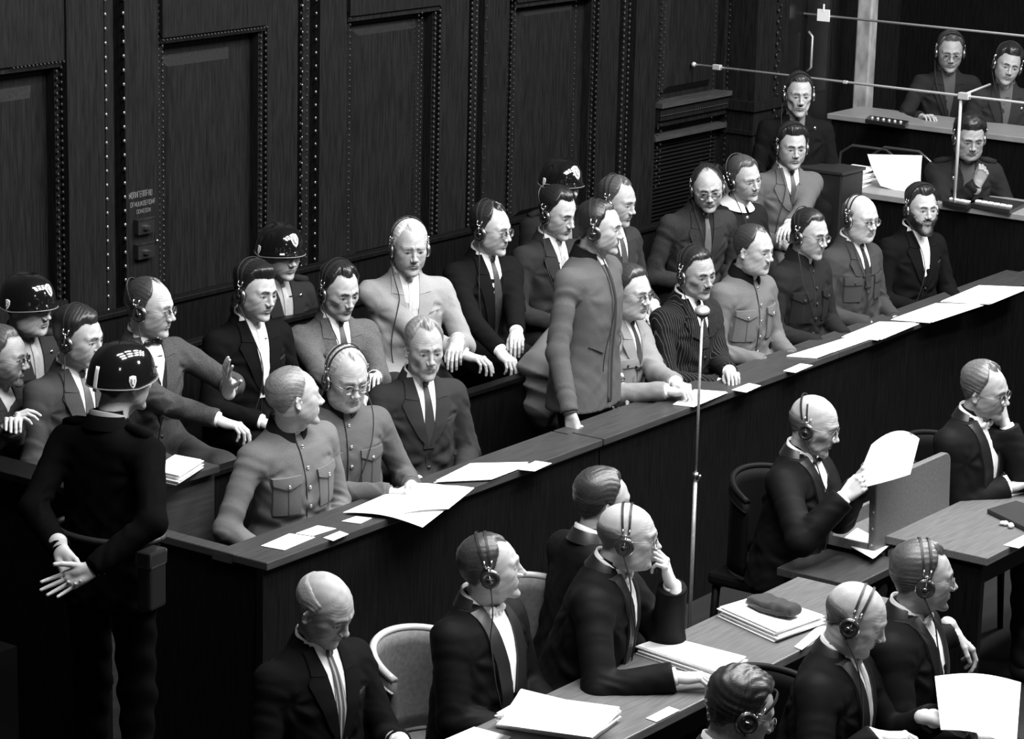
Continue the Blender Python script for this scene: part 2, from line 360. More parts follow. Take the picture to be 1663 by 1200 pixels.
def shell(name, P, r, t, tone, m, parent, M, seed=0):
    keep = t > -0.0015
    V = HC+DIRS*(r+t)[:, None]
    q = HQ[keep[HQ].any(1)]; used = np.unique(q); mp = -np.ones(len(V), int); mp[used] = np.arange(len(used))
    g = Geo(); g.add(V[used], mp[q], None, np.broadcast_to(tone, (len(V),))[used]); return build(name, g, m, parent, M, cols=True)
def hair_thickness(P, hp, seed):
    h = hairline(P, hp); x, y, z = P.T
    side = sst(0.02, 0.075, z)
    T = hp.get('side', 0.006)*(1-side)+hp.get('top', 0.014)*side
    T = T+hp.get('quiff', 0.0)*sst(0.0, 0.07, y)*side
    T = T+hp.get('bun', 0.0)*sst(-0.04, -0.09, y)*(1-side)
    part = hp.get('part', 0)
    if part: T = T-0.006*np.exp(-((x-part*0.030)/0.005)**2)*sst(0.05, 0.08, z)*sst(-0.04, 0.0, y)
    comb = hp.get('comb', 'back')
    if comb == 'back': s = np.arctan2(x, z+0.03)*0.10; l = y
    elif comb == 'side': s = y; l = x
    else: s = x+0.5*y; l = y-0.5*x
    fr = hp.get('freq', 520.0); rn = np.random.RandomState(seed)
    wv = 0.5*np.sin(s*fr+3*np.sin(l*38+rn.rand()*6)+rn.rand()*6)+0.35*np.sin(s*fr*1.9+2.5*np.sin(l*60+rn.rand()*6))
    T = T*(1+0.10*wav(P, seed+3, 45))+0.0011*hp.get('rough', 1.0)*wv
    if hp.get('curl'): T = T+hp['curl']*wav(P, seed+9, 150)
    e = h+0.0012*wv+0.004*wav(P, seed+21, 70)
    if 'bald' in hp:
        b = hp['bald']; e = np.minimum(e, b-(z+0.35*np.maximum(y, -0.05)-0.0*y))
    t = -0.004+(T+0.004)*sst(-0.001, hp.get('edge', 0.020), e)
    t = np.where(e < -0.004, -0.01, t)
    return t, wv
def d_box(P, c, b, r): q = np.abs(P-np.asarray(c, np.float32))-np.asarray(b, np.float32)+r; return np.sqrt((np.maximum(q, 0)**2).sum(-1))+np.minimum(q.max(-1), 0)-r
_EAR = None
def ear_geo():
    global _EAR
    if _EAR is None:
        def f(P):
            Q = P.copy(); Q = Q @ rotx(radians(-12)).astype(np.float32)
            d = d_ell(Q, (0.003, 0, 0.0), (0.0055, 0.0175, 0.031))
            a = np.arctan2(Q[:, 2], Q[:, 1]); e = np.stack([np.full(len(Q), 0.0075), 0.0155*np.cos(a), 0.028*np.sin(a)+0.001], 1)
            rim = np.sqrt(((Q-e)**2).sum(-1))-0.0030; rim = np.where((Q[:, 1] > 0.004) & (Q[:, 2] < 0.0), 0.02, rim); d = smin(d, rim, 0.004)
            d = smin(d, d_sph(Q, (0.004, 0.004, -0.027), 0.0068), 0.006)
            d = smax(d, -d_ell(Q, (0.009, 0.002, -0.003), (0.006, 0.0085, 0.013)), 0.003)
            d = smin(d, d_ell(Q, (0.006, 0.011, -0.006), (0.004, 0.003, 0.006)), 0.003); return d
        V, Q = nets(f, (-0.01, -0.03, -0.045), (0.02, 0.03, 0.045), 0.0022)
        # sit it off the side of the head, tilted outward
        V = V @ rotz(radians(24)).T; inner = np.exp(-((V[:, 1]-0.002)/0.007)**2-((V[:, 2]+0.003)/0.012)**2)
        _EAR = (V, Q, 1-0.35*inner)
    return _EAR

# ------------------------------------------------------------------ hands (right hand; wrist at origin, +Y fingers, -Z palm, thumb on -X)
HANDS = {  # per finger (index..little): three bend angles; thumb: (spread, curl); spread
    'flat':  ([(8, 8, 6), (6, 8, 6), (8, 10, 6), (12, 12, 8)], (38, 10), 5),
    'relax': ([(26, 32, 16), (29, 35, 18), (33, 39, 20), (38, 42, 22)], (24, 20), 1),
    'grip':  ([(50, 62, 30), (56, 66, 34), (60, 68, 36), (62, 70, 36)], (22, 40), 1),
    'fist':  ([(70, 85, 50), (74, 88, 52), (76, 90, 52), (78, 90, 50)], (14, 48), 0),
    'pinch': ([(45, 50, 22), (52, 55, 25), (58, 60, 28), (62, 62, 30)], (24, 30), 3),
    'chin':  ([(30, 45, 30), (42, 50, 34), (50, 56, 36), (58, 60, 36)], (30, 22), 5),
}
_HCACHE = {}
def hand_geo(kind, arm):
    key = (kind, round(arm, 2))
    if key in _HCACHE: return _HCACHE[key]
    F_, th, sp = HANDS[kind]; S = []; nails = []
    kx = [-0.027, -0.009, 0.010, 0.027]; ky = [0.086, 0.090, 0.085, 0.076]; ln = [(0.042, 0.025, 0.020), (0.046, 0.029, 0.021), (0.042, 0.027, 0.020), (0.033, 0.020, 0.018)]
    for i in range(4):
        p = np.array([kx[i], ky[i], 0.0]); yaw = radians((1.5-i)*-sp*0.9); a = 0; base = p.copy()
        for k in range(3):
            a += radians(F_[i][k]); dirv = rotz(-yaw) @ np.array([0, cos(a), -sin(a)]); q = p+dirv*ln[i][k]
            ra, rb = [(0.0088, 0.0078), (0.0078, 0.0070), (0.0070, 0.0062)][k]; s = 0.92 if i == 3 else 1.0
            S.append((p, q, ra*s, rb*s)); p = q
        up = rotz(-yaw) @ np.array([0, sin(a), cos(a)]); nails.append((p-dirv*0.003+up*0.0055, up))
    sa, tc = radians(th[0]), radians(th[1]); t0 = np.array([-0.020, 0.018, -0.006])
    t1 = t0+0.042*np.array([-sin(sa), cos(sa), -0.25]); d2 = unit([-sin(sa-tc*0.6), cos(sa-tc*0.6), -0.35-0.3*sin(tc)]); t2 = t1+0.033*d2
    d3 = unit([-sin(sa-tc*1.5), cos(sa-tc*1.5), -0.3-0.3*sin(tc)]); t3 = t2+0.026*d3
    T = [(t0, t1, 0.0150, 0.0105), (t1, t2, 0.0105, 0.0092), (t2, t3, 0.0094, 0.0078)]
    def f(P):
        d = None
        for i, x in enumerate((-0.024, -0.008, 0.009, 0.024)):
            e = d_cone(P, (x*0.62, 0.004, -0.004), (kx[i], ky[i]-0.004, -0.003), 0.0145, 0.0112); d = e if d is None else smin(d, e, 0.010)
        d = smin(d, d_ell(P, (-0.016, 0.036, -0.012), (0.017, 0.030, 0.013)), 0.010)
        d = smin(d, d_ell(P, (0.022, 0.034, -0.010), (0.012, 0.032, 0.012)), 0.010)
        for i in range(4): d = smin(d, d_sph(P, (kx[i], ky[i], 0.0025), 0.0085), 0.006)
        fd = None
        for i in range(4):
            e = None
            for s in S[i*3:i*3+3]:
                q = d_cone(P, *s); e = q if e is None else smin(e, q, 0.002)
            fd = e if fd is None else np.minimum(fd, e)
        d = smin(d, fd, 0.004); e = None
        for s in T:
            q = d_cone(P, *s); e = q if e is None else smin(e, q, 0.004)
        d = smin(d, e, 0.006)
        ab = P*np.array([1, 1, 1.25], np.float32)
        return smin(d, d_cone(ab, (0, 0.0, -0.004), (0, -arm, 0), 0.0255, 0.036), 0.014)
    V, Q = nets(f, (-0.09, -arm-0.045, -0.13), (0.075, 0.205, 0.04), 0.0029)
    c = np.full(len(V), 1.0)
    for n, up in nails:
        dd = np.sqrt(((V-n)**2).sum(1)); c[dd < 0.0062] = 1.25
    for i in range(4):
        for s in S[i*3+1:i*3+3]: dd = np.sqrt(((V-s[0])**2).sum(1)); c *= 1-0.14*np.exp(-(dd/0.006)**2)
    _HCACHE[key] = (V, Q, c); return _HCACHE[key]

# ------------------------------------------------------------------ clothed figures
ZS = np.array([-.70, -.58, -.48, -.38, -.28, -.18, -.11, -.07, -.04, -.015, .005, .03])
LOFTS = {
    'man':   (np.array([.200, .190, .172, .158, .160, .168, .168, .158, .124, .090, .068, .055]), np.array([.130, .126, .122, .121, .124, .121, .108, .098, .084, .070, .060, .052])),
    'stout': (np.array([.215, .210, .200, .188, .180, .178, .172, .160, .126, .092, .070, .057]), np.array([.150, .152, .150, .142, .134, .126, .112, .100, .086, .072, .062, .054])),
    'robe':  (np.array([.245, .228, .210, .194, .184, .182, .176, .164, .130, .094, .070, .056]), np.array([.165, .155, .148, .142, .138, .130, .116, .104, .090, .074, .062, .054])),
    'woman': (np.array([.190, .175, .155, .145, .156, .168, .164, .146, .112, .082, .058, .047]), np.array([.125, .118, .108, .106, .120, .122, .104, .090, .076, .062, .052, .046])),
}
def loft_fn(kind, sc=1.0, bot=-0.62):
    A, B = LOFTS[kind]; A = A*sc; B = B*(0.5+0.5*sc)
    def f(P):
        z = P[:, 2]; a = np.interp(z, ZS, A); b = np.interp(z, ZS, B); c = np.interp(z, ZS, [.0, .0, .0, .004, .008, .008, .002, -.004, -.010, -.012, -.012, -.010])
        k = ((np.abs(P[:, 0])/a)**2.4+(np.abs(P[:, 1]-c)/b)**2.4)**(1/2.4)
        d = (k-1)*np.minimum(a, b)*0.92; return np.maximum(np.maximum(d, bot-z), z-0.045)
    f.bot = bot
    return f
def trace_y(f, xs, zs, lev, sgn=1.0):
    zs = np.maximum(zs, f.bot+0.03); P = np.stack([xs, np.full_like(xs, 0.32*sgn), zs], 1).astype(np.float32)
    for _ in range(34): P[:, 1] = np.maximum(P[:, 1]*sgn-(f(P)-lev)*0.8, -0.03)*sgn
    return P
class Outfit:
    def __init__(s, f, T, M): s.f, s.T, s.M = f, T, M
    def patch(s, name, mt, L, R, n=14, m=6, lev=0.005, thick=0.004, mirror=False, parent=None, back=False, only=None):
        for sg in ((1, -1) if mirror else (1,)):
            if only and sg != only: continue
            L_, R_ = np.array(L, float), np.array(R, float)
            def res(a):
                q = np.linspace(0, 1, len(a)); t = np.linspace(0, 1, n); return np.stack([np.interp(t, q, a[:, 0]), np.interp(t, q, a[:, 1])], 1)
            l, r = res(L_), res(R_); t = np.linspace(0, 1, m)[None, :, None]; G2 = l[:, None]*(1-t)+r[:, None]*t
            xs, zs = G2[..., 0].ravel()*sg, G2[..., 1].ravel(); sn = -1.0 if back else 1.0
            P = trace_y(s.f, xs, zs, lev, sn); g = Geo(); Q = grid_q(n, m)
            bi = [i*m for i in range(n)]+[(n-1)*m+j for j in range(1, m)]+[i*m+m-1 for i in range(n-2, -1, -1)]+[j for j in range(m-2, 0, -1)]
            Pb = trace_y(s.f, xs[bi], zs[bi], lev-thick-0.002, sn); nb = len(bi); o = len(P)
            SQ = [[bi[k], bi[(k+1) % nb], o+(k+1) % nb, o+k] for k in range(nb)]
            V = np.vstack([P, Pb]); q = np.vstack([Q, SQ])
            nrm = np.cross(V[Q[0][1]]-V[Q[0][0]], V[Q[0][3]]-V[Q[0][0]])
            if nrm[1]*sn < 0: q = q[:, ::-1]
            g.add(V, q); build(name, g, mt, parent if parent is not None else s.T, s.M if parent is None else None, angle=50)
    def dots(s, name, mt, pts, r=0.008, lev=0.004, parent=None, flat=0.5):
        for x, z in pts:
            P = trace_y(s.f, np.array([x]), np.array([z]), lev)[0]; g = Geo(); sphere(g, P, (r, r*flat, r), 10, 6); build(name, g, mt, parent if parent is not None else s.T, s.M if parent is None else None)
    def line(s, name, mt, pts, r=0.0016, lev=0.004, parent=None):
        a = np.array(pts, float); q = np.linspace(0, 1, len(a)); t = np.linspace(0, 1, 24)
        P = trace_y(s.f, np.interp(t, q, a[:, 0]), np.interp(t, q, a[:, 1]), lev); g = Geo(); tube(g, P, r, 6); build(name, g, mt, parent if parent is not None else s.T, s.M if parent is None else None)
def collar(name, mt, T, M, rx, ry, cy, z0, z1, h, fall, flare, thm, fallf=None, flaref=None, thick=0.003, tip=0.0, n=40):
    fallf = fall if fallf is None else fallf; flaref = flare if flaref is None else flaref; V = []
    th = np.linspace(-radians(thm), radians(thm), n)
    for a in th:
        k = (1-cos(a))/2; zb = z0+(z1-z0)*k; fl = fall+(fallf-fall)*k**2; fr = flare+(flaref-flare)*k**2; e = tip*(abs(a)/radians(thm))**6
        prof = [(0, 0), (.001, h), (.004, h+.003), (.008, h-.001), (fr, h-fl-e), (fr-thick, h-fl-e-.001), (.004, h-.008), (thick, 0)]
        for r, z in prof: V.append([(rx+r)*sin(a), cy-(ry+r)*cos(a), zb+z])
    Q = []; m = 8
    for i in range(n-1):
        for j in range(m): Q.append([i*m+j, i*m+(j+1) % m, (i+1)*m+(j+1) % m, (i+1)*m+j])
    Q += [[3, 2, 1, 0], [7, 6, 5, 4], [4, 3, 0, 7]]; o = (n-1)*m; Q += [[o, o+1, o+2, o+3], [o+4, o+5, o+6, o+7], [o+7, o, o+3, o+4]]
    g = Geo(); g.add(V, np.array(Q)[:, ::-1]); return build(name, g, mt, T, M, angle=60)
def ik(S, W, a, b, pole):
    S, W = np.asarray(S, float), np.asarray(W, float); v = W-S; L = np.linalg.norm(v)
    if L > (a+b)*0.985: W = S+v/L*(a+b)*0.985; v = W-S; L = np.linalg.norm(v)
    if L < 0.12: W = S+v/L*0.12; v = W-S; L = 0.12
    u = v/L; x = (a*a-b*b+L*L)/(2*L); h = math.sqrt(max(a*a-x*x, 1e-6)); p = np.asarray(pole, float); p = unit(p-u*(p@u)); return S+u*x+p*h, W
_SHOE = []
def shoe_geo():
    if not _SHOE:
        def f(P):
            d = smin(d_ell(P, (0, 0.10, 0.035), (0.045, 0.10, 0.034)), d_ell(P, (0, 0.0, 0.045), (0.036, 0.055, 0.045)), 0.04); d = smin(d, d_cone(P, (0, -0.01, 0.05), (0, -0.01, 0.10), 0.040, 0.042), 0.03); return smax(d, -P[:, 2], 0.006)
        _SHOE.append(nets(f, (-.07, -.09, -.02), (.07, .23, .14), 0.008))
    return _SHOE[0]
def person(label, H, pt, ph, lean=4, side=0, pitch=6, roll=0, floor=0.0, face=None, hair=None, dress='suit', tone=0.05, fab='plain', body='man', sc=1.0,
           rh=None, lh=None, phones=None, glasses=None, helmet=None, stand=False, seed=1, hf=0.0, tie=None, shirt=0.8, vest=None, vb=-0.30, legt=None,
           beard=None, stache=None, cordside=0, legs=True, rpole=None, lpole=None, group=None, twist=0, cuffs=True, headscale=1.0, extra=None, knee=None, shirtmat=None, legyaw=0):
    if not stand and -0.8 < H[1] < 1.0 and 0 < H[0] < 6.4 and H[1] > 0: knee = knee or 0.26; legyaw = 54-pt
    fp = dict(HP0); fp.update(face or {}); hp = dict(top=0.012, side=0.0045, tone=0.03); hp.update(hair or {})
    H = np.asarray(H, float); rz = radians(-144+pt)-pi/2; Rw = rotz(rz)
    Rt = roty(radians(side)) @ rotx(-radians(lean)); hv = roty(radians(side*0.6)) @ rotx(-radians(lean*0.6)) @ np.array([0, 0.040+hf, 0.132])
    TL = 0.50; N = H-Rw @ hv; Pw = N-Rw @ (Rt @ np.array([0, 0, TL])); E = np.array([Pw[0], Pw[1], floor]); T = empty('person', E, rz)
    tag(T, label, 'person', group)
    loc = lambda w: Rw.T @ (np.asarray(w, float)-E)
    zp = Pw[2]-floor; Hl = loc(H); Nl = loc(N); Mt = M4(Rt @ rotz(radians(twist)), Nl); Mti = np.linalg.inv(Mt)
    Mh = M4(rotz(radians(ph-pt)) @ rotx(-radians(pitch)) @ roty(radians(roll)), Hl); Mh[:3, :3] *= headscale; Mhi = np.linalg.inv(Mh)
    neck = xf(Mhi, xf(Mt, np.array([0, -0.008, -0.035])))
    P, c, r = make_head(fp, hp, neck)
    wv = wav(P, seed+50, 60); c = c*(1+0.025*wv)
    # hair mesh, moustache and beard tone the skin beneath them
    t, hw = hair_thickness(P, hp, seed)
    if hp.get('none'): t = np.full(len(P), -0.01)
    c = np.where(t > 0.0, hp['tone']*1.2, c); ts = (t > -0.0035) & (t <= 0)
    c = np.where(ts, c*0.6+0.4*hp['tone'], c)
    bodyg = Geo(); g0 = Geo(); g0.add(P, HQ, None, c); bodyg.merge(g0, Mh)
    eV, eQ, eC = ear_geo()
    ex = fp['w']*0.0715; cover = phones is not None and phones.get('on', True)
    for sg in (1, -1):
        ge = Geo(); V = eV.copy()
        if cover: V = V*0.8
        V = V+np.array([ex, -0.006, -0.006]); V[:, 0] *= sg; ge.add(V, eQ if sg > 0 else eQ[:, ::-1], None, eC*fp['skin']*0.78); bodyg.merge(ge, Mh)
    # arms
    AU, AF = 0.285*sc, 0.250*sc; arms = []
    for sg, hd, pole in ((1, rh, rpole), (-1, lh, lpole)):
        S = xf(Mt, np.array([sg*0.170*sc if body != 'woman' else sg*0.148, -0.006, -0.085]))
        h = dict(kind='relax', pos=None, palm=(0, 0, -1), fwd=None, off=None, show=True); h.update(hd or {})
        if h['pos'] is not None: W = loc(h['pos'])
        elif h['off'] is not None: W = np.array([0, 0, zp])+np.array(h['off'], float)
        elif stand: W = S+np.array([sg*0.05, 0.05, -0.52])
        else: W = np.array([sg*0.10, 0.27, zp+0.10])
        pl = pole if pole is not None else (sg*0.55, -0.5, -0.8)
        Eb, W = ik(S, W, AU, AF, pl); fwd = unit(W-Eb) if h['fwd'] is None else unit(0.35*unit(W-Eb)+0.65*(Rw.T @ unit(h['fwd']) if h.get('world') else unit(h['fwd'])))
        pn = Rw.T @ np.array(h['palm'], float) if h.get('world') else np.array(h['palm'], float)
        R = frame(fwd, -pn); arms.append((sg, S, Eb, W, h))
        if h['show']:
            V, Q, hc = hand_geo(h['kind'], 0.035); gh = Geo(); V = V.copy()
            if sg < 0: V[:, 0] *= -1; Q = Q[:, ::-1]
            gh.add(V*(0.98 if body != 'woman' else 0.88), Q, None, hc*fp['skin']*h.get('tone', 0.95)*0.85); bodyg.merge(gh, M4(R, W))
            d = unit(W-Eb); gf = Geo(); tube(gf, [W+fwd*0.002, W-d*0.04, W-d*0.12, W-d*0.20], [0.0235, 0.028, 0.034, 0.038], 14, True, fp['skin']*0.78); bodyg.merge(gf)
    gi = Geo(); tube(gi, [xf(Mt, (0, -0.01, 0.0)), xf(Mt, (0, 0, -0.06)), xf(Mt, (0, 0, -0.2)), xf(Mt, (0, 0, -0.46))], [0.045, 0.07, 0.09, 0.09], 12)
    for sg, S, Eb, W, h in arms: tube(gi, [xf(Mt, (0, 0, -0.07)), xf(Mt, (sg*0.1, 0, -0.075)), S, Eb, (Eb+W)/2, W], [0.03, 0.035, 0.04, 0.034, 0.028, 0.02], 10)
    bodyg.merge(gi); build('body', bodyg, M_SKIN, T, cols=True)
    m_hair = mat('hair', attr=True, rough=0.36, spec=0.55, noise=0.35, scale=(1, 0.18, 1) if hp.get('comb', 'back') != 'side' else (0.18, 1, 1), nscale=330, bump=0.5, bscale=420,
                 bmap=(1, 0.12, 1)) if hp.get('comb', 'back') != 'side' else mat('parted_hair', attr=True, rough=0.36, spec=0.55, noise=0.35, scale=(0.18, 1, 1), nscale=330, bump=0.5, bscale=420, bmap=(0.12, 1, 1))
    if not hp.get('none'):
        ht = hp['tone']*(1+0.25*hw); gr = hp.get('grey', 0); ht = ht*(1-gr)+gr*hp.get('greytone', 0.3)*(1+0.3*hw); shell('hair', P, r, t, ht, m_hair, T, Mh)
    if beard:
        x, y, z = np.abs(P[:, 0]), P[:, 1], P[:, 2]
        jl = np.interp(x, [0, 0.024, 0.03, 0.05, 0.075], [-0.072, -0.072, -0.046, -0.040, -0.005]); e = np.minimum(jl-z, sst(-0.012, 0.02, y)*0.05-0.004); e = np.where(z < -0.125, -0.01+0*e, e)
        e = np.minimum(e, (z+0.132)); tb = -0.003+(beard['t']+0.003)*sst(0, 0.018, e)*(1+0.18*wav(P, 77, 130)); tb = tb+beard.get('chin', 0.0)*sst(-0.075, -0.11, z)*sst(0.02, 0.07, y)
        tb = np.where(e < -0.003, -0.01, tb); shell('beard', P, r, tb, beard['tone'], m_hair, T, Mh); stache = stache or dict(tone=beard['tone'], t=0.005, w=0.028)
    if stache:
        x, y, z = np.abs(P[:, 0]), P[:, 1], P[:, 2]; w_ = stache.get('w', 0.022)
        zc = -0.0475-0.25*np.maximum(x-0.008, 0)*stache.get('droop', 1); e = np.minimum(stache.get('h', 0.0058)*(1-(x/(w_+0.004))**4)-np.abs(z-zc), w_-x); e = np.where(y > 0.06, e, -0.02)
        tb = np.where(e < -0.002, -0.01, -0.002+(stache.get('t', 0.004)+0.002)*sst(-0.0012, 0.004, e)); shell('moustache', P, r, tb, stache['tone'], m_hair, T, Mh)
    # clothing: one surface over torso and sleeves, in the torso's own frame
    robe = dress == 'robe'; lk = 'robe' if robe else body; bot = -0.66 if stand else -0.56
    if dress == 'jacket': bot = -0.69
    lf = loft_fn(lk, sc, bot); ph_ = (seed*1.7) % 6.28
    A = [(sg, xf(Mti, S), xf(Mti, Eb), xf(Mti, W)) for sg, S, Eb, W, h in arms]
    r0, r1, r2 = (0.066, 0.062, 0.054) if robe else ((0.050, 0.044, 0.036) if body == 'woman' else (0.055, 0.050, 0.042))
    BR = {sg: (h.get('bare') or 0) for sg, S, Eb, W, h in arms}
    thA = None
    if not stand:
        ly_ = rotz(radians(legyaw)); kn = xf(Mti, ly_ @ np.array([0.10, 0.15, zp])), xf(Mti, ly_ @ np.array([-0.10, 0.15, zp])); hpj = xf(Mti, np.array([0.09, 0.0, zp])), xf(Mti, np.array([-0.09, 0.0, zp])); thA = (hpj, kn)
    fk = (extra or {}).get('folds', 1.0)
    def jac(Pq):
        q1 = Pq[:, 2]*46+Pq[:, 0]*30+2.6*np.sin(Pq[:, 0]*13+Pq[:, 2]*9+ph_)+ph_; q2 = Pq[:, 0]*58-Pq[:, 2]*34+2.2*np.sin(Pq[:, 2]*21+ph_*2)
        low = sst(-0.16, -0.40, Pq[:, 2]); fold = 0.0055*(1-np.abs(np.sin(q1*0.5)))*low*(0.4+0.6*np.sin(Pq[:, 0]*11+ph_)**2)+0.0022*np.sin(q2)*low
        fold = fold+0.0016*np.sin(Pq[:, 0]*95+Pq[:, 1]*60+3*np.sin(Pq[:, 2]*23+ph_)+ph_)*np.sin(Pq[:, 2]*52-Pq[:, 0]*40+2*np.sin(Pq[:, 0]*19))*sst(-0.05, -0.2, Pq[:, 2])
        fold = fold+0.0012*np.sin(Pq[:, 0]*33+Pq[:, 2]*41+2*np.sin(Pq[:, 2]*17+ph_))
        rb = np.sqrt(Pq[:, 0]**2+(Pq[:, 2]+0.33)**2); tb_ = np.arctan2(Pq[:, 2]+0.33, Pq[:, 0]); fr_ = Pq[:, 1] > 0
        fold = fold+fr_*0.0042*np.exp(-((rb-0.09)/0.07)**2)*np.sin(7*tb_+ph_+rb*12)*(0.4+0.6*np.sin(tb_+ph_)**2)
        for sx in (1, -1):
            ra = np.sqrt((Pq[:, 0]-sx*0.165)**2+(Pq[:, 2]+0.15)**2); ta = np.arctan2(Pq[:, 2]+0.15, Pq[:, 0]-sx*0.165); fold = fold+0.0040*np.exp(-((ra-0.06)/0.05)**2)*np.sin(6*ta+ph_*sx+ra*20)*sst(-0.05, -0.15, Pq[:, 2])
        fold = fold*fk
        d = lf(Pq)-fold
        if robe: d = d-0.004*np.sin(Pq[:, 0]*52+2.5*np.sin(Pq[:, 2]*7+ph_)+Pq[:, 2]*9)*sst(-0.08, -0.34, Pq[:, 2])
        if thA:
            for hj, kj in zip(*thA): d = smin(d, d_cone(Pq, hj, kj, 0.105 if robe else 0.098, 0.100 if robe else 0.088), 0.05)
        for sg, S, Eb, W in A:
            du, tu = seg(Pq, S, Eb); dl, tl = seg(Pq, Eb, W); u = unit(Eb-S); v = unit(W-Eb)
            ru = r0+(r1-r0)*tu; rl = r1+(r2-r1)*tl
            su = tu*AU-AU; sl = tl*AF; ang = Pq @ np.array([31., 17., -23.])
            side_ = 0.5+0.5*np.sin(ang*0.55+ph_*1.3+sg)
            wr = 0.0100*np.exp(-((su+0.015)/0.075)**2)*(1-1.5*np.abs(np.sin(su*36+3.4*np.sin(ang*0.7+ph_)+ph_)))*side_+0.0042*np.exp(-((tu*AU-0.06)/0.07)**2)*np.sin(su*42+3.6*np.sin(ang*0.8+ph_))*0.7+0.0014*np.sin(su*25+ang*1.4)+0.0010*np.sin(su*88+3*np.sin(ang*1.7+ph_))*np.sin(ang*2.1)
            wl = 0.0010*np.sin(sl*95+3*np.sin(ang*1.5))*np.sin(ang*1.9+ph_)+0.0100*np.exp(-((sl-0.02)/0.08)**2)*(1-1.5*np.abs(np.sin(sl*36+3.6*np.sin(ang*0.65+ph_*2))))*side_+0.0035*np.exp(-((sl-AF*.8)/0.07)**2)*np.sin(sl*55+3.5*np.sin(ang))*0.7
            if robe: wr, wl = wr*0.5, wl*0.5
            e = smin(du-ru-wr, np.maximum(dl-rl-wl, (Pq-W) @ v.astype(np.float32)+0.012+BR.get(sg, 0)), 0.02); d = smin(d, e, 0.014+0.050*sst(-0.22, -0.09, Pq[:, 2]))
        return d
    pts = np.array([[0, 0, 0.05], [0.27, 0.17, 0], [-0.27, -0.18, bot-0.03]]+[list(q) for a in A for q in a[1:]]+([list(q+np.array([0, 0, 0])) for k in thA for q in k] if thA else []))
    lo, hi = pts.min(0)-0.125, pts.max(0)+0.125; V, Q = nets(jac, lo, hi, 0.0078); g = Geo(); g.add(V, Q)
    names = {'robe': 'robe', 'woman': 'dress', 'uniform': 'tunic', 'guard': 'uniform_jacket', 'jacket': 'jacket'}
    MJ = extra.get('mat') if extra and extra.get('mat') else wool(tone, 'robe' if robe else fab); jk = build(names.get(dress, 'suit_jacket'), g, MJ, T, Mt)
    O = Outfit(lf, T, Mt); sm = shirtmat or (M_WHITE if shirt > 0.6 else mat(f'shirt_{int(shirt*100)}', shirt, 0.85, spec=0.2, bump=0.1, bscale=80))
    # cuffs
    if cuffs:
        for sg, S, Eb, W, h in arms:
            if not h['show'] or h.get('bare'): continue
            v = unit(W-Eb); g = Geo(); tube(g, [W-v*0.05, W-v*0.012, W-v*0.001], [0.034, 0.0335, 0.032], 18, True); build('shirt_cuff', g, sm if dress in ('suit', 'robe') else MJ, T)
            if h.get('watch'): g = Geo(); tube(g, [W+v*0.002, W+v*0.016], [0.029, 0.028], 18, True); build('wristwatch', g, M_CHROME, T)
    DK = wool(extra.get('collar', 0.012)) if extra else wool(0.012)
    MJ2 = mat(MJ.name+'_seam', max(tone*0.45, 0.006), 0.9)
    if dress in ('suit', 'robe', 'guard') or (extra and extra.get('open')):
        O.patch('shirt', sm, [(-0.056, 0.022), (-0.040, -0.1), (-0.006, vb)], [(0.056, 0.022), (0.040, -0.1), (0.006, vb)], 16, 9, 0.0016, 0.002)
        if vest is not None:
            vm = wool(vest); O.patch('waistcoat', vm, [(0.004, -0.17), (0.002, -0.36)], [(0.045, -0.06), (0.012, vb-0.02)], 12, 4, 0.004, 0.003, True)
        # the knitted or woven lapels
        if dress == 'robe':
            fm = mat('black_satin', 0.012, 0.38, spec=0.5)
            O.patch('facing', fm, [(0.052, 0.008), (0.038, -0.1), (0.010, vb), (0.010, -0.54)], [(0.094, -0.01), (0.098, -0.12), (0.070, vb), (0.065, -0.54)], 22, 5, 0.009, 0.007, True)
        else:
            lm = MJ
            O.patch('collar_front', lm, [(0.050, 0.012), (0.037, -0.075)], [(0.082, -0.004), (0.098, -0.066)], 8, 5, 0.0085, 0.005, True)
            O.patch('lapel', lm, [(0.0375, -0.076), (0.026, -0.16), (0.003, vb-0.004)], [(0.100, -0.070), (0.114, -0.094), (0.092, -0.15), (0.052, (vb-0.15)*.55), (0.008, vb-0.012)], 20, 7, 0.0075, 0.005, True)
            O.line('front_edge', MJ2, [(0.008, vb-0.01), (0.006, -0.45), (0.02, -0.55)], 0.0022, 0.001, jk)
            O.dots('button', M_BLACK, [(-0.006, vb-0.018), (-0.006, vb-0.11)], 0.009, 0.003, jk)
            if dress == 'suit': O.patch('breast_pocket', MJ2, [(-0.135, -0.155), (-0.135, -0.163)], [(-0.075, -0.162), (-0.075, -0.172)], 3, 5, 0.002, 0.001, parent=jk)
            O.line('pocket_flap', MJ2, [(-0.150, -0.42), (-0.06, -0.425)], 0.002, 0.001, jk)
        cm = MJ if dress != 'robe' else mat('black_satin')
        collar('jacket_collar', cm, T, Mt, 0.061, 0.058, -0.012, 0.026, 0.006, 0.010, 0.045, 0.027, 112, 0.035, 0.032)
        collar('shirt_collar', sm, T, Mt, 0.0555 if body != 'woman' else .05, 0.0565, -0.006, 0.034, -0.008, 0.020, 0.022, 0.010, 163, 0.036, 0.018, tip=0.018)
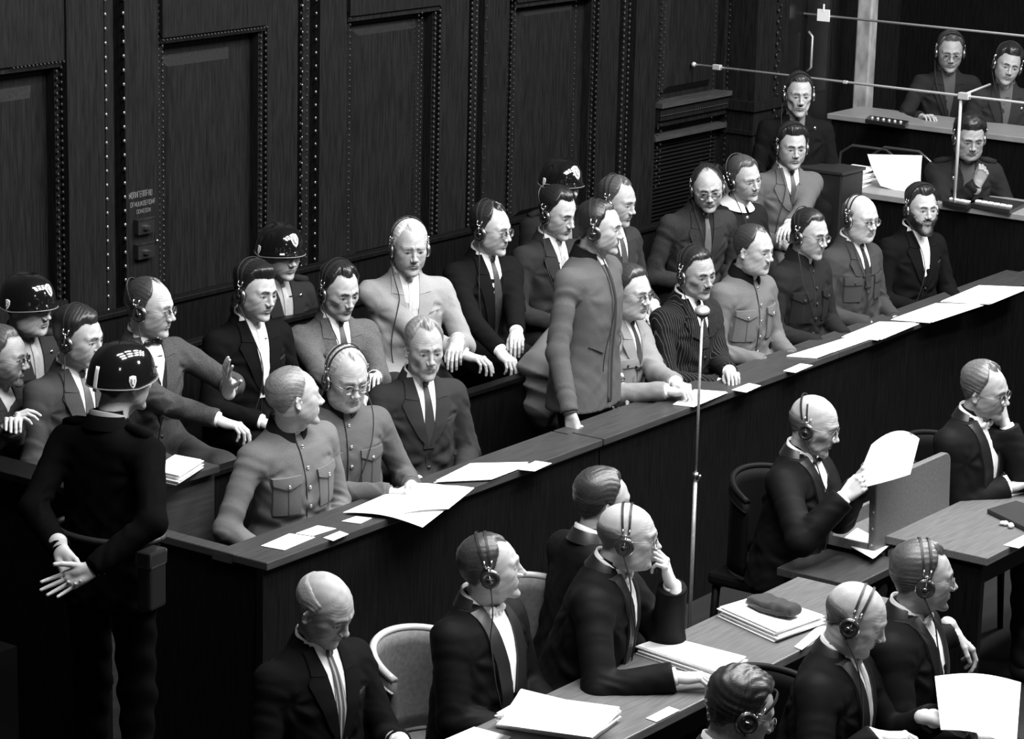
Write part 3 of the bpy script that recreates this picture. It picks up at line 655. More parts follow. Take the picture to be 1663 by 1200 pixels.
        if tie is not None and tie != 'bow':
            tm = tie if not isinstance(tie, float) else mat(f'silk_tie_{int(tie*1000)}', tie, 0.45, spec=0.5, noise=0.2, nscale=50)
            g = Geo(); kp = trace_y(lf, np.array([0.0]), np.array([-0.012]), 0.010)[0]; sphere(g, kp, (0.014, 0.010, 0.017), 12, 8); tk = build('tie_knot', g, tm, T, Mt)
            O.patch('tie', tm, [(-0.010, -0.022), (-0.021, -0.15), (-0.026, min(vb, -0.2)-0.02)], [(0.010, -0.022), (0.021, -0.15), (0.026, min(vb, -0.2)-0.02)], 14, 5, 0.0065, 0.004)
        if tie == 'bow' or dress == 'robe' and tie is None:
            bm = sm if tie is None else M_BLACK; g = Geo()
            kp = trace_y(lf, np.array([0.0]), np.array([-0.010]), 0.014)[0]; sphere(g, kp, (0.010, 0.008, 0.010), 10, 6)
            for sg in (1, -1): sphere(g, kp+np.array([sg*0.027, -0.003, -0.002]), (0.023, 0.008, 0.015), 12, 7)
            if tie is None:
                for sg in (1, -1):
                    a, b = kp+np.array([sg*0.006, 0.0, -0.006]), kp+np.array([sg*0.019, 0.006, -0.052]); w_ = 0.010
                    hexa(g, [a+[-w_*.6, -.002, 0], a+[w_*.6, -.002, 0], a+[w_*.6, .002, 0], a+[-w_*.6, .002, 0], b+[-w_, -.002, 0], b+[w_, -.002, 0], b+[w_, .002, 0], b+[-w_, .002, 0]])
            build('bow_tie', g, bm, T, Mt)
    if dress == 'uniform' and not (extra and extra.get('open')):
        collar('collar', DK, T, Mt, 0.060, 0.058, -0.008, 0.032, -0.004, 0.026, 0.052, 0.024, 168, 0.058, 0.030, tip=0.014)
        O.line('front_edge', mat('dark_seam', 0.012, 0.9), [(0.018, -0.02), (0.016, -0.3), (0.016, -0.58)], 0.0032, 0.001, jk)
        bt = M_CHROME if (extra or {}).get('shiny', True) else M_BLACK
        O.dots('button', bt, [(0.0, z) for z in (-0.055, -0.135, -0.215, -0.295, -0.375, -0.455)], 0.0085, 0.003, jk, 0.6)
        for sg in (1, -1):
            O.patch('chest_pocket', MJ, [(sg*0.045, -0.165), (sg*0.048, -0.31)], [(sg*0.150, -0.165), (sg*0.150, -0.31)], 10, 8, 0.0065, 0.005)
            O.patch('pocket_flap', MJ, [(sg*0.041, -0.150), (sg*0.041, -0.178)], [(sg*0.098, -0.150), (sg*0.098, -0.202)], 4, 6, 0.0115, 0.006)
            O.patch('pocket_flap', MJ, [(sg*0.098, -0.150), (sg*0.098, -0.202)], [(sg*0.154, -0.150), (sg*0.154, -0.178)], 4, 6, 0.0115, 0.006)
            O.line('pocket_pleat', MJ2, [(sg*0.098, -0.205), (sg*0.098, -0.305)], 0.003, 0.0062, jk)
            O.dots('pocket_button', bt, [(sg*0.098, -0.187)], 0.0085, 0.012, jk, 0.6)
    if extra and extra.get('pockets'):
        for sg in (1, -1):
            O.patch('chest_pocket', MJ, [(sg*0.055, -0.175), (sg*0.055, -0.29)], [(sg*0.150, -0.175), (sg*0.150, -0.29)], 8, 7, 0.006, 0.004)
            O.patch('pocket_flap', MJ, [(sg*0.052, -0.160), (sg*0.052, -0.20)], [(sg*0.153, -0.160), (sg*0.153, -0.20)], 4, 6, 0.0105, 0.005)
            O.dots('pocket_button', M_CHROME if extra.get('shiny') else M_BLACK, [(sg*0.10, -0.188)], 0.008, 0.011, jk)
    if extra and extra.get('pins'):
        for x, z in extra['pins']: O.dots('badge', M_CHROME, [(x, z)], 0.010, 0.009, jk, 0.4)
    if extra and extra.get('epaulettes'):
        for sg in (1, -1):
            g = Geo(); a = np.array([sg*0.085, -0.005, -0.008]); b = np.array([sg*0.185, -0.006, -0.030]); tube(g, [a, (a+b)/2+[0, 0, 0.004], b], [0.016, 0.020, 0.020], 8); build('epaulette', g, MJ, T, Mt)
    if dress == 'woman':
        collar('white_collar', M_WHITE, T, Mt, 0.050, 0.050, -0.008, 0.024, -0.004, 0.010, 0.042, 0.046, 174, 0.052, 0.052)
        O.dots('button', M_STEEL, [(0.0, z) for z in (-0.075, -0.15, -0.225)], 0.010, 0.003, jk, 0.5)
        O.line('front_edge', MJ2, [(0.012, -0.05), (0.012, -0.5)], 0.002, 0.001, jk)
    if dress == 'jacket':
        collar('collar', DK, T, Mt, 0.061, 0.058, -0.008, 0.034, -0.010, 0.026, 0.060, 0.030, 152, 0.085, 0.045, tip=0.03)
        O.patch('shirt', M_WHITE, [(-0.030, 0.010), (-0.004, -0.10)], [(0.030, 0.010), (0.004, -0.10)], 8, 5, 0.0016, 0.002)
        O.patch('placket', mat('dark_lining', 0.012, 0.8), [(-0.012, -0.03), (-0.012, -0.655)], [(0.016, -0.03), (0.016, -0.655)], 20, 4, 0.004, 0.003)
        O.line('front_edge', MJ, [(0.022, -0.03), (0.020, -0.655)], 0.006, 0.002, jk)
        O.line('pocket_slit', mat('dark_seam', 0.012, 0.9), [(0.075, -0.42), (0.150, -0.385)], 0.0030, 0.003, jk)
        O.line('pocket_slit', mat('dark_seam', 0.012, 0.9), [(-0.075, -0.42), (-0.150, -0.385)], 0.0030, 0.003, jk)
    # trousers and shoes
    lt = tone if legt is None else legt
    if legs:
        HJ = [np.array([sg*0.095, 0.0, zp]) for sg in (1, -1)]
        if stand: KN = [np.array([sg*0.10, 0.02, zp*0.53]) for sg in (1, -1)]; AN = [np.array([sg*0.11, 0.0, 0.09]) for sg in (1, -1)]
        else:
            kf = knee or 0.41; ly = rotz(radians(legyaw)); KN = [ly @ np.array([sg*0.115, kf, zp-0.01]) for sg in (1, -1)]; AN = [k+ly @ np.array([0, 0.02 if not knee else -0.12, 0])+np.array([0, 0, -k[2]+0.09]) for k in KN]
        def leg(Pq):
            d = d_ell(Pq, (0, -0.01, zp+0.0), (0.175, 0.12, 0.13))
            for h_, k_, a_ in zip(HJ, KN, AN):
                e = smin(d_cone(Pq, h_, k_, 0.092, 0.066), d_cone(Pq, k_, a_, 0.066, 0.052), 0.03); d = smin(d, e, 0.03)
            return d-0.004*np.sin(Pq[:, 2]*55+Pq[:, 1]*35+2*np.sin(Pq[:, 0]*20))
        pts = np.array(HJ+KN+AN); V, Q = nets(leg, pts.min(0)-0.15, pts.max(0)+0.15, 0.0125); g = Geo(); g.add(V, Q)
        build('trousers' if body != 'woman' else 'skirt', g, wool(lt), T)
        sv, sq = shoe_geo()
        for a_ in AN: g = Geo(); g.add(sv+np.array([a_[0], a_[1], 0]), sq); build('shoe', g, M_LEATHER, T)
    # headset
    def hp_pt(dirv, off):
        d = unit(dirv); i = int(np.argmax(DIRS @ d.astype(np.float32))); return HC+d*(r[i]+max(t[i], 0)+off)
    if phones is not None:
        tl = radians(phones.get('tilt', 8)); bands = Geo(); hM = M_LEATHER; A_ = np.radians(np.linspace(-60, 60, 31)); base = []
        for s2 in (1, -1):
            pts = []
            for a in A_:
                sp = s2*(0.0125*max(0, cos(a*1.15))**0.5+0.003); d = np.array([sin(a), -sin(tl)*cos(a)+phones.get('dy', 0), cos(tl)*cos(a)]); q = hp_pt(d, 0.0045); pts.append(q+np.array([0, sp, 0]))
            pts = np.array(pts); k = np.ones(5)/5
            for ax in range(3): pts[2:-2, ax] = np.convolve(pts[:, ax], k, 'valid')
            # ribbon
            Tn = np.gradient(pts, axis=0); Tn /= np.linalg.norm(Tn, axis=1)[:, None]; wv_ = np.cross(Tn, pts-HC); wv_ /= np.linalg.norm(wv_, axis=1)[:, None]; nn = np.cross(wv_, Tn)
            for i in range(len(pts)-1):
                a, b = pts[i], pts[i+1]; w0, w1 = wv_[i]*0.0042, wv_[i+1]*0.0042; n0, n1 = nn[i]*0.0016, nn[i+1]*0.0016
                hexa(bands, [a-w0-n0, a+w0-n0, b+w1-n1, b-w1-n1, a-w0+n0, a+w0+n0, b+w1+n1, b-w1+n1])
        hd = build('headphones', bands, hM, T, Mh, smooth=False)
        for sg in (1, -1):
            cupc = np.array([sg*(max(abs(hp_pt(np.array([sg, -0.06, 0.0]), 0)[0]), 0.074)+0.010), -0.005, -0.014]); top = hp_pt(np.array([sg*sin(radians(60)), -sin(tl)*cos(radians(60)), cos(tl)*cos(radians(60))]), 0.006)
            g = Geo(); R = frame(np.array([0, 0.1, 1.0]), np.array([sg*1.0, -0.12, -0.16])); Mc = M4(R, cupc)
            lathe(g, [(0.001, -0.010), (0.030, -0.010), (0.0335, -0.006), (0.0335, 0.006), (0.031, 0.011), (0.024, 0.0135), (0.023, 0.0115), (0.010, 0.0115), (0.009, 0.014), (0.0005, 0.0142)], 28, Mc)
            build('ear_cup', g, M_BLACK, hd)
            g = Geo(); lathe(g, [(0.0335, -0.002), (0.0350, -0.001), (0.0350, 0.003), (0.0335, 0.004)], 28, Mc)
            f0 = np.array([cupc[0]+sg*0.012, cupc[1], cupc[2]+0.004]); f1 = np.array([top[0]+sg*0.004, top[1], top[2]-0.008]); tube(g, [f0, (f0+f1)/2+np.array([sg*0.002, 0, 0]), f1], 0.0028, 6)
            for s2 in (1, -1): tube(g, [f1-np.array([0, 0, 0.002]), f1+np.array([sg*0.001, s2*0.009, 0.002]), f1+np.array([-sg*0.001, s2*0.0125, 0.012]), f1+np.array([-sg*0.004, s2*0.0125, 0.024])], 0.0034, 6)
            tube(g, [f0+np.array([0, -0.012, 0.0]), f0+np.array([0, 0.012, 0.0])], 0.003, 6); sphere(g, f1, 0.0062, 8, 6)
            build('fork_bracket', g, M_CHROME, hd)
        sg = cordside or 1; c0 = xf(Mti, xf(Mh, np.array([sg*0.090, -0.005, -0.046]))); zs = np.linspace(-0.08, -0.5, 14); xs = sg*0.075+0.05*np.sin(np.linspace(0, 3.2, 14)+seed)*sg*0.9-sg*0.03*np.linspace(0, 1, 14)
        Pc = trace_y(lf, xs, zs, 0.016); g = Geo(); mid = (c0+Pc[0])/2+np.array([sg*0.012, 0.022, 0.0]); ctl = np.vstack([c0, mid, Pc])
        tt = np.linspace(0, 1, 60); q = np.linspace(0, 1, len(ctl)); sm_ = np.stack([np.interp(tt, q, ctl[:, i]) for i in range(3)], 1)
        for _ in range(4): sm_[1:-1] = (sm_[:-2]+sm_[1:-1]*2+sm_[2:])/4
        tube(g, sm_, 0.0026, 6); V = np.concatenate(g.V); g2 = Geo(); g2.add((V @ Mt[:3, :3].T+Mt[:3, 3]-Mh[:3, 3]) @ np.linalg.inv(Mh[:3, :3]).T, np.concatenate(g.Q), np.concatenate(g.T)); build('cord', g2, M_CORD, hd)
    if glasses is not None:
        gm = mat(glasses.get('mat', 'wire'), glasses.get('tone', 0.5), 0.3, metal=glasses.get('metal', 0.6)); rr, th_ = glasses.get('r', 0.0205), glasses.get('t', 0.0009); g = Geo(); lens = []
        a = np.arange(21)*2*pi/20
        for sg in (1, -1):
            yb = 0.1035 if glasses.get('fwd') is None else glasses['fwd']; cn = np.array([sg*0.0325*fp['w'], yb, -0.003]); n_ = glasses.get('sq', 2.0)
            cx = np.sign(np.cos(a))*np.abs(np.cos(a))**(2/n_); cz = np.sign(np.sin(a))*np.abs(np.sin(a))**(2/n_)
            ring = np.stack([cn[0]+rr*1.08*cx, cn[1]-0.28*np.abs(cn[0]+rr*cx)*0.35, cn[2]+rr*0.92*cz], 1); tube(g, ring, th_, 6, False); lens.append(ring)
            o_ = ring[np.argmax(np.abs(ring[:, 0]))]; tube(g, [o_+[0, 0, rr*.3], [sg*0.072*fp['w'], 0.070, 0.006], [sg*0.0800*fp['w'], 0.02, 0.006], [sg*0.0800*fp['w'], -0.01, 0.002]], max(th_, 0.0011), 6)
        tube(g, [[-0.012, 0.1025, 0.0], [0, 0.107, 0.003], [0.012, 0.1025, 0.0]], max(th_, 0.0011), 6)
        gl = build('glasses', g, gm, T, Mh)
        for ring in lens:
            g = Geo(); cc = ring[:-1].mean(0); V = np.vstack([ring[:-1], ring[:-1]-[0, 0.0012, 0], cc, cc-[0, 0.0012, 0]]); n = 20
            Tt = [[40, i, (i+1) % n] for i in range(n)]+[[41, n+(i+1) % n, n+i] for i in range(n)]; g.add(V, [[i, n+i, n+(i+1) % n, (i+1) % n] for i in range(n)], Tt); build('lens', g, glass_mat(), gl)
    if helmet:
        HM = mat('helmet_lacquer', 0.006, 0.10, spec=0.7, coat=1.0); g = Geo(); n, m = 56, 26; V = []
        def hsurf(az, el, o=0.0):
            ca, sa_ = cos(az), sin(az); bump = 1+sst(0.16, 0.0, np.array(el))*(0.022+0.075*max(0, ca)**3); rx, ry = 0.108*bump, 0.129*bump; e2 = 0.74
            ce, se = cos(el)**e2, sin(el); return np.array([(rx+o)*sa_*ce, (ry+o)*ca*ce-0.008, -0.008+(0.152+o)*se**0.93+0.026*max(0, ca)*(1-se)])
        els = np.linspace(0, pi/2-0.02, m)
        for e in els:
            for j in range(n): V.append(hsurf(j*2*pi/n, e))
        V.append(hsurf(0, pi/2)); ins = len(V)
        for e in els[:4]:
            for j in range(n): V.append(hsurf(j*2*pi/n, e, -0.005))
        Q = [[i*n+j, (i+1)*n+j, (i+1)*n+(j+1) % n, i*n+(j+1) % n] for i in range(m-1) for j in range(n)]+[[j, (j+1) % n, ins+(j+1) % n, ins+j] for j in range(n)]+[[ins+i*n+j, ins+i*n+(j+1) % n, ins+(i+1)*n+(j+1) % n, ins+(i+1)*n+j] for i in range(3) for j in range(n)]
        g.add(V, Q, [[(m-1)*n+j, m*n, (m-1)*n+(j+1) % n] for j in range(n)]); hb = build('helmet', g, HM, T, Mh)
        HWm = mat('helmet_white_paint', 0.75, 0.25, coat=0.6)
        g = Geo(); tube(g, [hsurf(a_, 0.0, 0.0005) for a_ in np.linspace(0, 2*pi, 57)], 0.0016, 6, False); build('rim', g, mat('helmet_rim', 0.25, 0.3), hb)
        def decal(name, az, el, poly, mt_, o=0.0012, tk=0.0008):      # flat painted mark wrapped on the shell; poly in metres around (az, el)
            poly = np.array(poly); cc = poly.mean(0); g = Geo(); pp = []; k = 6
            dense = []
            for i in range(len(poly)):
                a_, b_ = poly[i], poly[(i+1) % len(poly)]
                for s_ in range(k): dense.append(a_+(b_-a_)*s_/k)
            dense = np.array(dense); rings = [cc+(dense-cc)*s_ for s_ in (1, 0.66, 0.33)]
            mapf = lambda q, o_: hsurf(az+q[0]/0.125, el+q[1]/0.118, o_)
            V = [mapf(q, o) for rg in rings for q in rg]+[mapf(cc, o)]+[mapf(q, o-tk-0.001) for q in rings[0]]; n_ = len(dense)
            Q = [[i*n_+j, i*n_+(j+1) % n_, (i+1)*n_+(j+1) % n_, (i+1)*n_+j] for i in range(2) for j in range(n_)]; o3 = 3*n_+1
            Q += [[o3+j, o3+(j+1) % n_, (j+1) % n_, j] for j in range(n_)]; g.add(V, Q, [[2*n_+j, 2*n_+(j+1) % n_, 3*n_] for j in range(n_)]); return build(name, g, mt_, hb)
        SH = lambda s: [(-.016*s, .018*s), (0, .022*s), (.016*s, .018*s), (.018*s, .002*s), (.010*s, -.014*s), (0, -.022*s), (-.010*s, -.014*s), (-.018*s, .002*s)]
        HD = mat('helmet_grey_paint', 0.2, 0.3)
        for az, el, s in helmet.get('shields', []):
            decal('emblem', az, el, SH(s), HWm); decal('emblem_field', az, el, SH(s*0.62), HD, 0.0026)
            decal('emblem_bar', az, el, [(-.003*s, .010*s), (.003*s, .010*s), (.003*s, -.010*s), (-.003*s, -.010*s)], HWm, 0.0040)
        for az, el, w_, h_ in helmet.get('bars', []): decal('painted_bar', az, el, [(-w_, -h_), (w_, -h_), (w_, h_), (-w_, h_)], HWm)
    T['_'] = 0; del T['_']
    return dict(T=T, Mt=Mt, Mh=Mh, arms=arms, O=O, E=E, Rw=Rw, zp=zp, lf=lf)

# ------------------------------------------------------------------ the room
def strip_box(g, x0, x1, y0, y1, z0, z1): box(g, (min(x0, x1), min(y0, y1), z0), (max(x0, x1), max(y0, y1), z1))
g = Geo(); box(g, (-6, -7, -0.1), (12, 4, 0.0)); struct('floor', g, mat('dark_floor', 0.007, 0.5, noise=0.3, scale=(1, 8, 1), nscale=3), smooth=False)
g = Geo(); box(g, (-6, 1.15, 0.0), (7.3, 4.0, 0.43)); box(g, (0.05, 0.16, 0.0), (6.9, 1.15, 0.19)); struct('trim_1', g, MATS['dark_floor'], smooth=False)['label'] = 'raised wooden floor of the dock'
g = Geo(); box(g, (6.98, -3, 0.0), (12, 4.0, 0.50)); struct('trim_2', g, MATS['dark_floor'], smooth=False)
g = Geo(); box(g, (-6, -7, 7.2), (12, 4, 7.3)); struct('ceiling', g, mat('dark_plaster', 0.10, 0.9), smooth=False)
WZ = 4.6; WY = 2.70
M_STUD = mat('brass_stud', 0.22, 0.28, metal=0.7)
M_STUDD = mat('dark_bead', 0.014, 0.4, spec=0.3)
g = Geo(); box(g, (-6, WY, 0), (12, WY+0.15, 7.2)); struct('wall_back', g, M_WALL, smooth=False)
g = Geo(); box(g, (9.7, -7, 0), (9.85, WY, 7.2)); struct('wall_right', g, M_WOOD, smooth=False)
def X_at(px, Y=WY, py=200): return float(AY(px, py, Y)[0])
def bead_row(g, x, y, z0, z1, step, r, gap=None):
    z = z0
    while z < z1:
        sphere(g, (x, y, z), (r, r*0.7, r*1.15), 6, 4); z += step
tn = [3]
def trim(g, m=None, smooth=False): o = struct('trim_%d' % tn[0], g, m or M_WALL, smooth=smooth); tn[0] += 1; return o
# flat pilasters between the panels (pixel edges of the photograph turned into places on the wall)
for a, b, d in ((85, 145, 0.10), (186, 241, 0.07), (417, 466, 0.07), (502, 545, 0.07), (697, 742, 0.07), (772, 812, 0.05), (952, 985, 0.07), (1012, 1048, 0.07)):
    g = Geo(); strip_box(g, X_at(a), X_at(b), WY-d, WY, 0.43, WZ); trim(g)
for a, b in ((147, 184), (468, 500), (745, 770), (987, 1010)):      # reveals with a raised bar
    g = Geo(); m_ = (X_at(a)+X_at(b))/2; w = (X_at(b)-X_at(a)); strip_box(g, m_-w*.18, m_+w*.18, WY-0.05, WY, 0.43, WZ); trim(g)
def panel(a, b, top, bot, ia, ib, itop, ibot):     # recessed panel: frame bars and raised field
    xa, xb, xi, xj = X_at(a), X_at(b), X_at(ia), X_at(ib); g = Geo()
    strip_box(g, xa, xb, WY-0.09, WY, top, WZ); strip_box(g, xa, xb, WY-0.075, WY, top-0.03, top+0.02)
    for x0, x1 in ((xa, xa+0.035), (xb-0.035, xb)): strip_box(g, x0, x1, WY-0.055, WY, bot, top)
    strip_box(g, xa, xb, WY-0.09, WY, bot-0.05, bot+0.02); strip_box(g, xa, xb, WY-0.07, WY, bot-0.09, bot-0.05)
    # raised field with bevelled border
    P = [[xi, WY-0.045, ibot], [xj, WY-0.045, ibot], [xj, WY-0.045, itop], [xi, WY-0.045, itop]]; o = 0.05
    Pb = [[xi-o, WY-0.002, ibot-o], [xj+o, WY-0.002, ibot-o], [xj+o, WY-0.002, itop+o], [xi-o, WY-0.002, itop+o]]
    g.add(P+Pb, [[0, 1, 2, 3], [4, 5, 1, 0], [5, 6, 2, 1], [6, 7, 3, 2], [7, 4, 0, 3]]); trim(g)
def Z_at(px, py): return float(AY(px, py, WY)[2])
panel(-60, 84, Z_at(40, 100), Z_at(40, 500), -40, 38, Z_at(20, 160), 1.2)
panel(243, 413, Z_at(330, 48), Z_at(320, 487), 262, 360, Z_at(310, 100), Z_at(300, 470))
panel(546, 693, Z_at(620, 15), Z_at(605, 418), 570, 662, Z_at(620, 50), Z_at(600, 400))
panel(815, 948, Z_at(880, -5), Z_at(880, 355), 838, 914, Z_at(880, 20), Z_at(880, 330))
panel(1052, 1164, Z_at(1100, -30), Z_at(1100, 172), 1072, 1140, Z_at(1100, -10), Z_at(1100, 135))
g = Geo(); z = Z_at(1100, 172); strip_box(g, X_at(1050), X_at(1163), WY-0.11, WY, z+0.03, z+0.06); strip_box(g, X_at(1048), X_at(1163), WY-0.08, WY, Z_at(1100, 212)-0.02, Z_at(1100, 212)+0.01); trim(g, M_WOODH)
for k in range(26):                                # metal grille below the moulding
    if k == 0: g = Geo()
    z = Z_at(1100, 222)-0.03-k*0.024; strip_box(g, X_at(1052), X_at(1160), WY-0.02, WY-0.008, z, z+0.008)
o = build('radiator_grille', g, mat('grille_metal', 0.012, 0.5, metal=0.4), smooth=False); tag(o, 'dark slatted grille low in the wall beside the far corner', 'grille')
# studded mouldings
g = Geo(); zz0, zz1 = 1.15, 3.2
for px in (159, 183): bead_row(g, X_at(px), WY-(0.055 if px == 159 else 0.075), zz0, zz1, 0.067, 0.0085)
for px, dz in ((498, 0.02), (476, 0.0)): bead_row(g, X_at(px), WY-0.06, zz0+dz, zz1, 0.067, 0.0075 if px == 498 else 0.006)
trim(g, M_STUD, True)
for cols_, stp, r, m_ in (((77, 82), 0.034, 0.008, M_STUDD), ((242, 246), 0.030, 0.008, M_STUDD), ((408, 413), 0.030, 0.008, M_STUDD), ((472, 480), 0.040, 0.0075, M_STUDD), ((545, 549), 0.032, 0.007, M_STUDD), ((662, 665), 0.028, 0.0065, M_STUDD), ((689, 694), 0.028, 0.009, M_STUDD),
                     ((748, 753), 0.030, 0.010, M_STUDD), ((772,), 0.065, 0.006, M_STUDD), ((812, 815), 0.032, 0.007, M_STUDD), ((915,), 0.03, 0.006, M_STUDD), ((945, 949), 0.032, 0.008, M_STUDD), ((994, 1000), 0.034, 0.011, M_STUDD), ((1054, 1057), 0.04, 0.007, M_STUDD), ((1141,), 0.03, 0.006, M_STUDD), ((1164, 1168), 0.035, 0.007, M_STUDD)):
    g = Geo()
    for i, px in enumerate(cols_): bead_row(g, X_at(px), WY-0.065-0.01*i, 1.2+i*stp/2, 3.25, stp, r)
    trim(g, m_, True)
g = Geo()
for a, b, z in ((243, 413, Z_at(330, 50)-0.005), (0, 84, Z_at(40, 102))):
    xs = np.arange(X_at(a), X_at(b), 0.024)
    for x in xs: sphere(g, (x, WY-0.094, z), 0.007, 6, 4)
for a, b, z in ((546, 693, Z_at(605, 418)+0.025), (1052, 1160, Z_at(1100, 172)-0.02), (243, 413, Z_at(320, 487)+0.025)):
    for x in np.arange(X_at(a), X_at(b), 0.022): sphere(g, (x, WY-0.094, z), (0.008, 0.006, 0.006), 6, 4)
trim(g, M_STUDD, True)
# buttress at the far corner, wall beyond it, stone pilaster and dark door
g = Geo(); box(g, (7.37, 2.44, 0.4), (7.75, 2.72, 7.0)); trim(g)
g = Geo(); box(g, (7.34, 2.42, 1.60), (7.78, 2.72, 1.66)); box(g, (7.35, 2.43, 1.45), (7.77, 2.72, 1.475)); trim(g)
g = Geo(); bead_row(g, 7.60, 2.43, 1.3, 3.2, 0.07, 0.012); bead_row(g, 7.63, 2.43, 1.33, 3.2, 0.07, 0.008); trim(g, M_STUDD, True)
dr = struct('door_1', (lambda g: (box(g, (7.85, 2.62, 0.5), (8.60, 2.66, 3.4)), g)[1])(Geo()), mat('black_door', 0.006, 0.35, spec=0.6), smooth=False)
for k in range(2):
    g = Geo(); box(g, (7.90+k*0.36, 2.605, 1.6), (8.18+k*0.36, 2.622, 3.2)); build('door_panel', g, mat('door_glass_dark', 0.008, 0.25, noise=0.4, nscale=5), dr, smooth=False)
g = Geo(); tube(g, [(8.26, 2.59, 1.75), (8.26, 2.56, 1.78), (8.26, 2.56, 1.98), (8.26, 2.59, 2.01)], 0.008, 8); build('door_handle', g, M_STEEL, dr)
g = Geo(); box(g, (8.76, 2.41, 0.5), (8.85, 2.52, 7.1)); struct('trim_60', g, mat('grey_marble', 0.27, 0.5, noise=0.5, nscale=11, detail=8, scale=(1, 1, 0.5)), smooth=False, bev=0.01)['label'] = 'mottled grey stone pilaster'
# stencilled notice, switch plates on the wall
g = Geo(); xw = X_at(192, py=318); zt = Z_at(214, 312)
rnd = random.Random(4)

def strokes(g, x, z, h, w, pat):
    y = WY-0.0715; t = h*0.13
    S = {'|': ((0, 0), (0, 1)), 'r': ((1, 0), (1, 1)), '-': ((0, .5), (1, .5)), '_': ((0, 0), (1, 0)), '^': ((0, 1), (1, 1)), '/': ((0, 0), (1, 1)), '\\': ((0, 1), (1, 0))}
    for ch in pat:
        (a, b), (c, d) = S[ch]; p = np.array([x+a*w, y, z+b*h]); q = np.array([x+c*w, y, z+d*h]); dr_ = unit(q-p); n_ = np.array([-dr_[2], 0, dr_[0]])*t/2
        hexa(g, [p-n_, p+n_, q+n_, q-n_, p-n_-[0, .001, 0], p+n_-[0, .001, 0], q+n_-[0, .001, 0], q-n_-[0, .001, 0]])
pats = ['|-^', '|^r', '|_^-', '|\\r', '|^_r', '|/\\', '|-r', '^|', '|r_']
for row, (z, h, n, w0) in enumerate(((zt-0.012, 0.028, 11, 0.0), (zt-0.055, 0.022, 12, 0.008), (zt-0.090, 0.018, 7, 0.05))):
    for k in range(n): strokes(g, xw+w0+k*0.0145, z, h, 0.0095, rnd.choice(pats))
o = build('stencilled_notice', g, mat('faded_paint', 0.10, 0.8), smooth=False); tag(o, 'faint stencilled lettering in three lines on the wood wall above the switches', 'sign')
for k, (py, h) in enumerate(((352, 0.028), (392, 0.022))):
    x0, x1, z = X_at(201, py=py), X_at(226, py=py), Z_at(214, py); g = Geo(); box(g, (x0-0.004, WY-0.10, z-0.07), (x1+0.004, WY-0.07, z+0.004)); p_ = build('wall_switch', g, mat('switch_black', 0.015, 0.3), smooth=False, bev=0.003)
    g = Geo(); box(g, (x0, WY-0.104, z), (x1, WY-0.098, z+0.010)); build('plate_edge', g, M_CHROME, p_, smooth=False)
    g = Geo(); box(g, (x0+0.03, WY-0.118, z-0.045), (x0+0.065, WY-0.100, z-0.03)); build('toggle', g, M_CHROME, p_, smooth=False)
    if k: g = Geo(); sphere(g, (X_at(234, py=389), WY-0.085, z+0.003), 0.009, 8, 6); build('knob', g, M_CHROME, p_)
    tag(p_, ['small chrome edged switch plate under the stencilled lettering', 'lower chrome edged switch plate with a small knob beside it'][k], 'switch')

# ------------------------------------------------------------------ the dock
def beam(g, p, q, w, z0, z1):       # board along p-q (xy), offset w to its left side
    p, q = np.array(p, float), np.array(q, float); d = unit(q-p); n = np.array([-d[1], d[0]])*w
    c = [p, q, q+n, p+n]; hexa(g, [[a[0], a[1], z0] for a in c]+[[a[0], a[1], z1] for a in c])
dock = empty('prisoners_dock', (0, 0, 0)); tag(dock, 'long dark wooden dock front with a flat rail across the courtroom', 'dock')
RZ = 0.97; yr = lambda x: 0.019*x+0.004
for x0, x1 in ((0.0, 2.262), (2.274, 4.4), (4.405, 6.88)):
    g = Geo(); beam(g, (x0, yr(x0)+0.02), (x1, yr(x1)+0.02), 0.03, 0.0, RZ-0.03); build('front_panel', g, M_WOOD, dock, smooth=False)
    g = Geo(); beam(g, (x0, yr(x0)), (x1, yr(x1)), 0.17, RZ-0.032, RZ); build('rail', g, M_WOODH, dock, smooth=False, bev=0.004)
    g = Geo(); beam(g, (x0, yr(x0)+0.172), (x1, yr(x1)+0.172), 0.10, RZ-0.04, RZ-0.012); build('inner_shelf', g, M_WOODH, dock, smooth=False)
g = Geo(); box(g, (0.0, 0.17, RZ-0.032), (0.07, 0.62, RZ)); build('end_rail', g, M_WOODH, dock, smooth=False, bev=0.004)
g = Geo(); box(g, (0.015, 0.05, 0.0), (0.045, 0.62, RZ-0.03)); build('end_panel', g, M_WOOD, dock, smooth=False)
for x in (2.30, 2.268): pass
g = Geo(); sphere(g, (2.315, yr(2.315)+0.018, 0.80), 0.011, 8, 6); build('panel_screw', g, M_STUD, dock)
bk = empty('rear_dock_desk', (-0.1, 0.6, 0)); tag(bk, 'raised dark desk front behind the standing guard at the left end of the dock', 'dock')
g = Geo(); box(g, (-0.12, 0.0, 1.12), (0.50, 0.16, 1.15)); build('rail', g, M_WOODH, bk, smooth=False, bev=0.004)
g = Geo(); box(g, (-0.08, 0.03, 0.0), (0.50, 0.06, 1.12)); build('front_panel', g, mat('worn_oak', 0.04, 0.5, noise=0.3, scale=(1, 1, 12), nscale=6), bk, smooth=False)
g = Geo(); box(g, (-0.12, 0.16, 1.12), (0.04, 1.9, 1.15)); build('end_rail', g, M_WOOD, bk, smooth=False, bev=0.004)
g = Geo(); box(g, (-0.08, 0.06, 0.0), (-0.05, 1.9, 1.12)); build('end_panel', g, M_WOOD, bk, smooth=False)
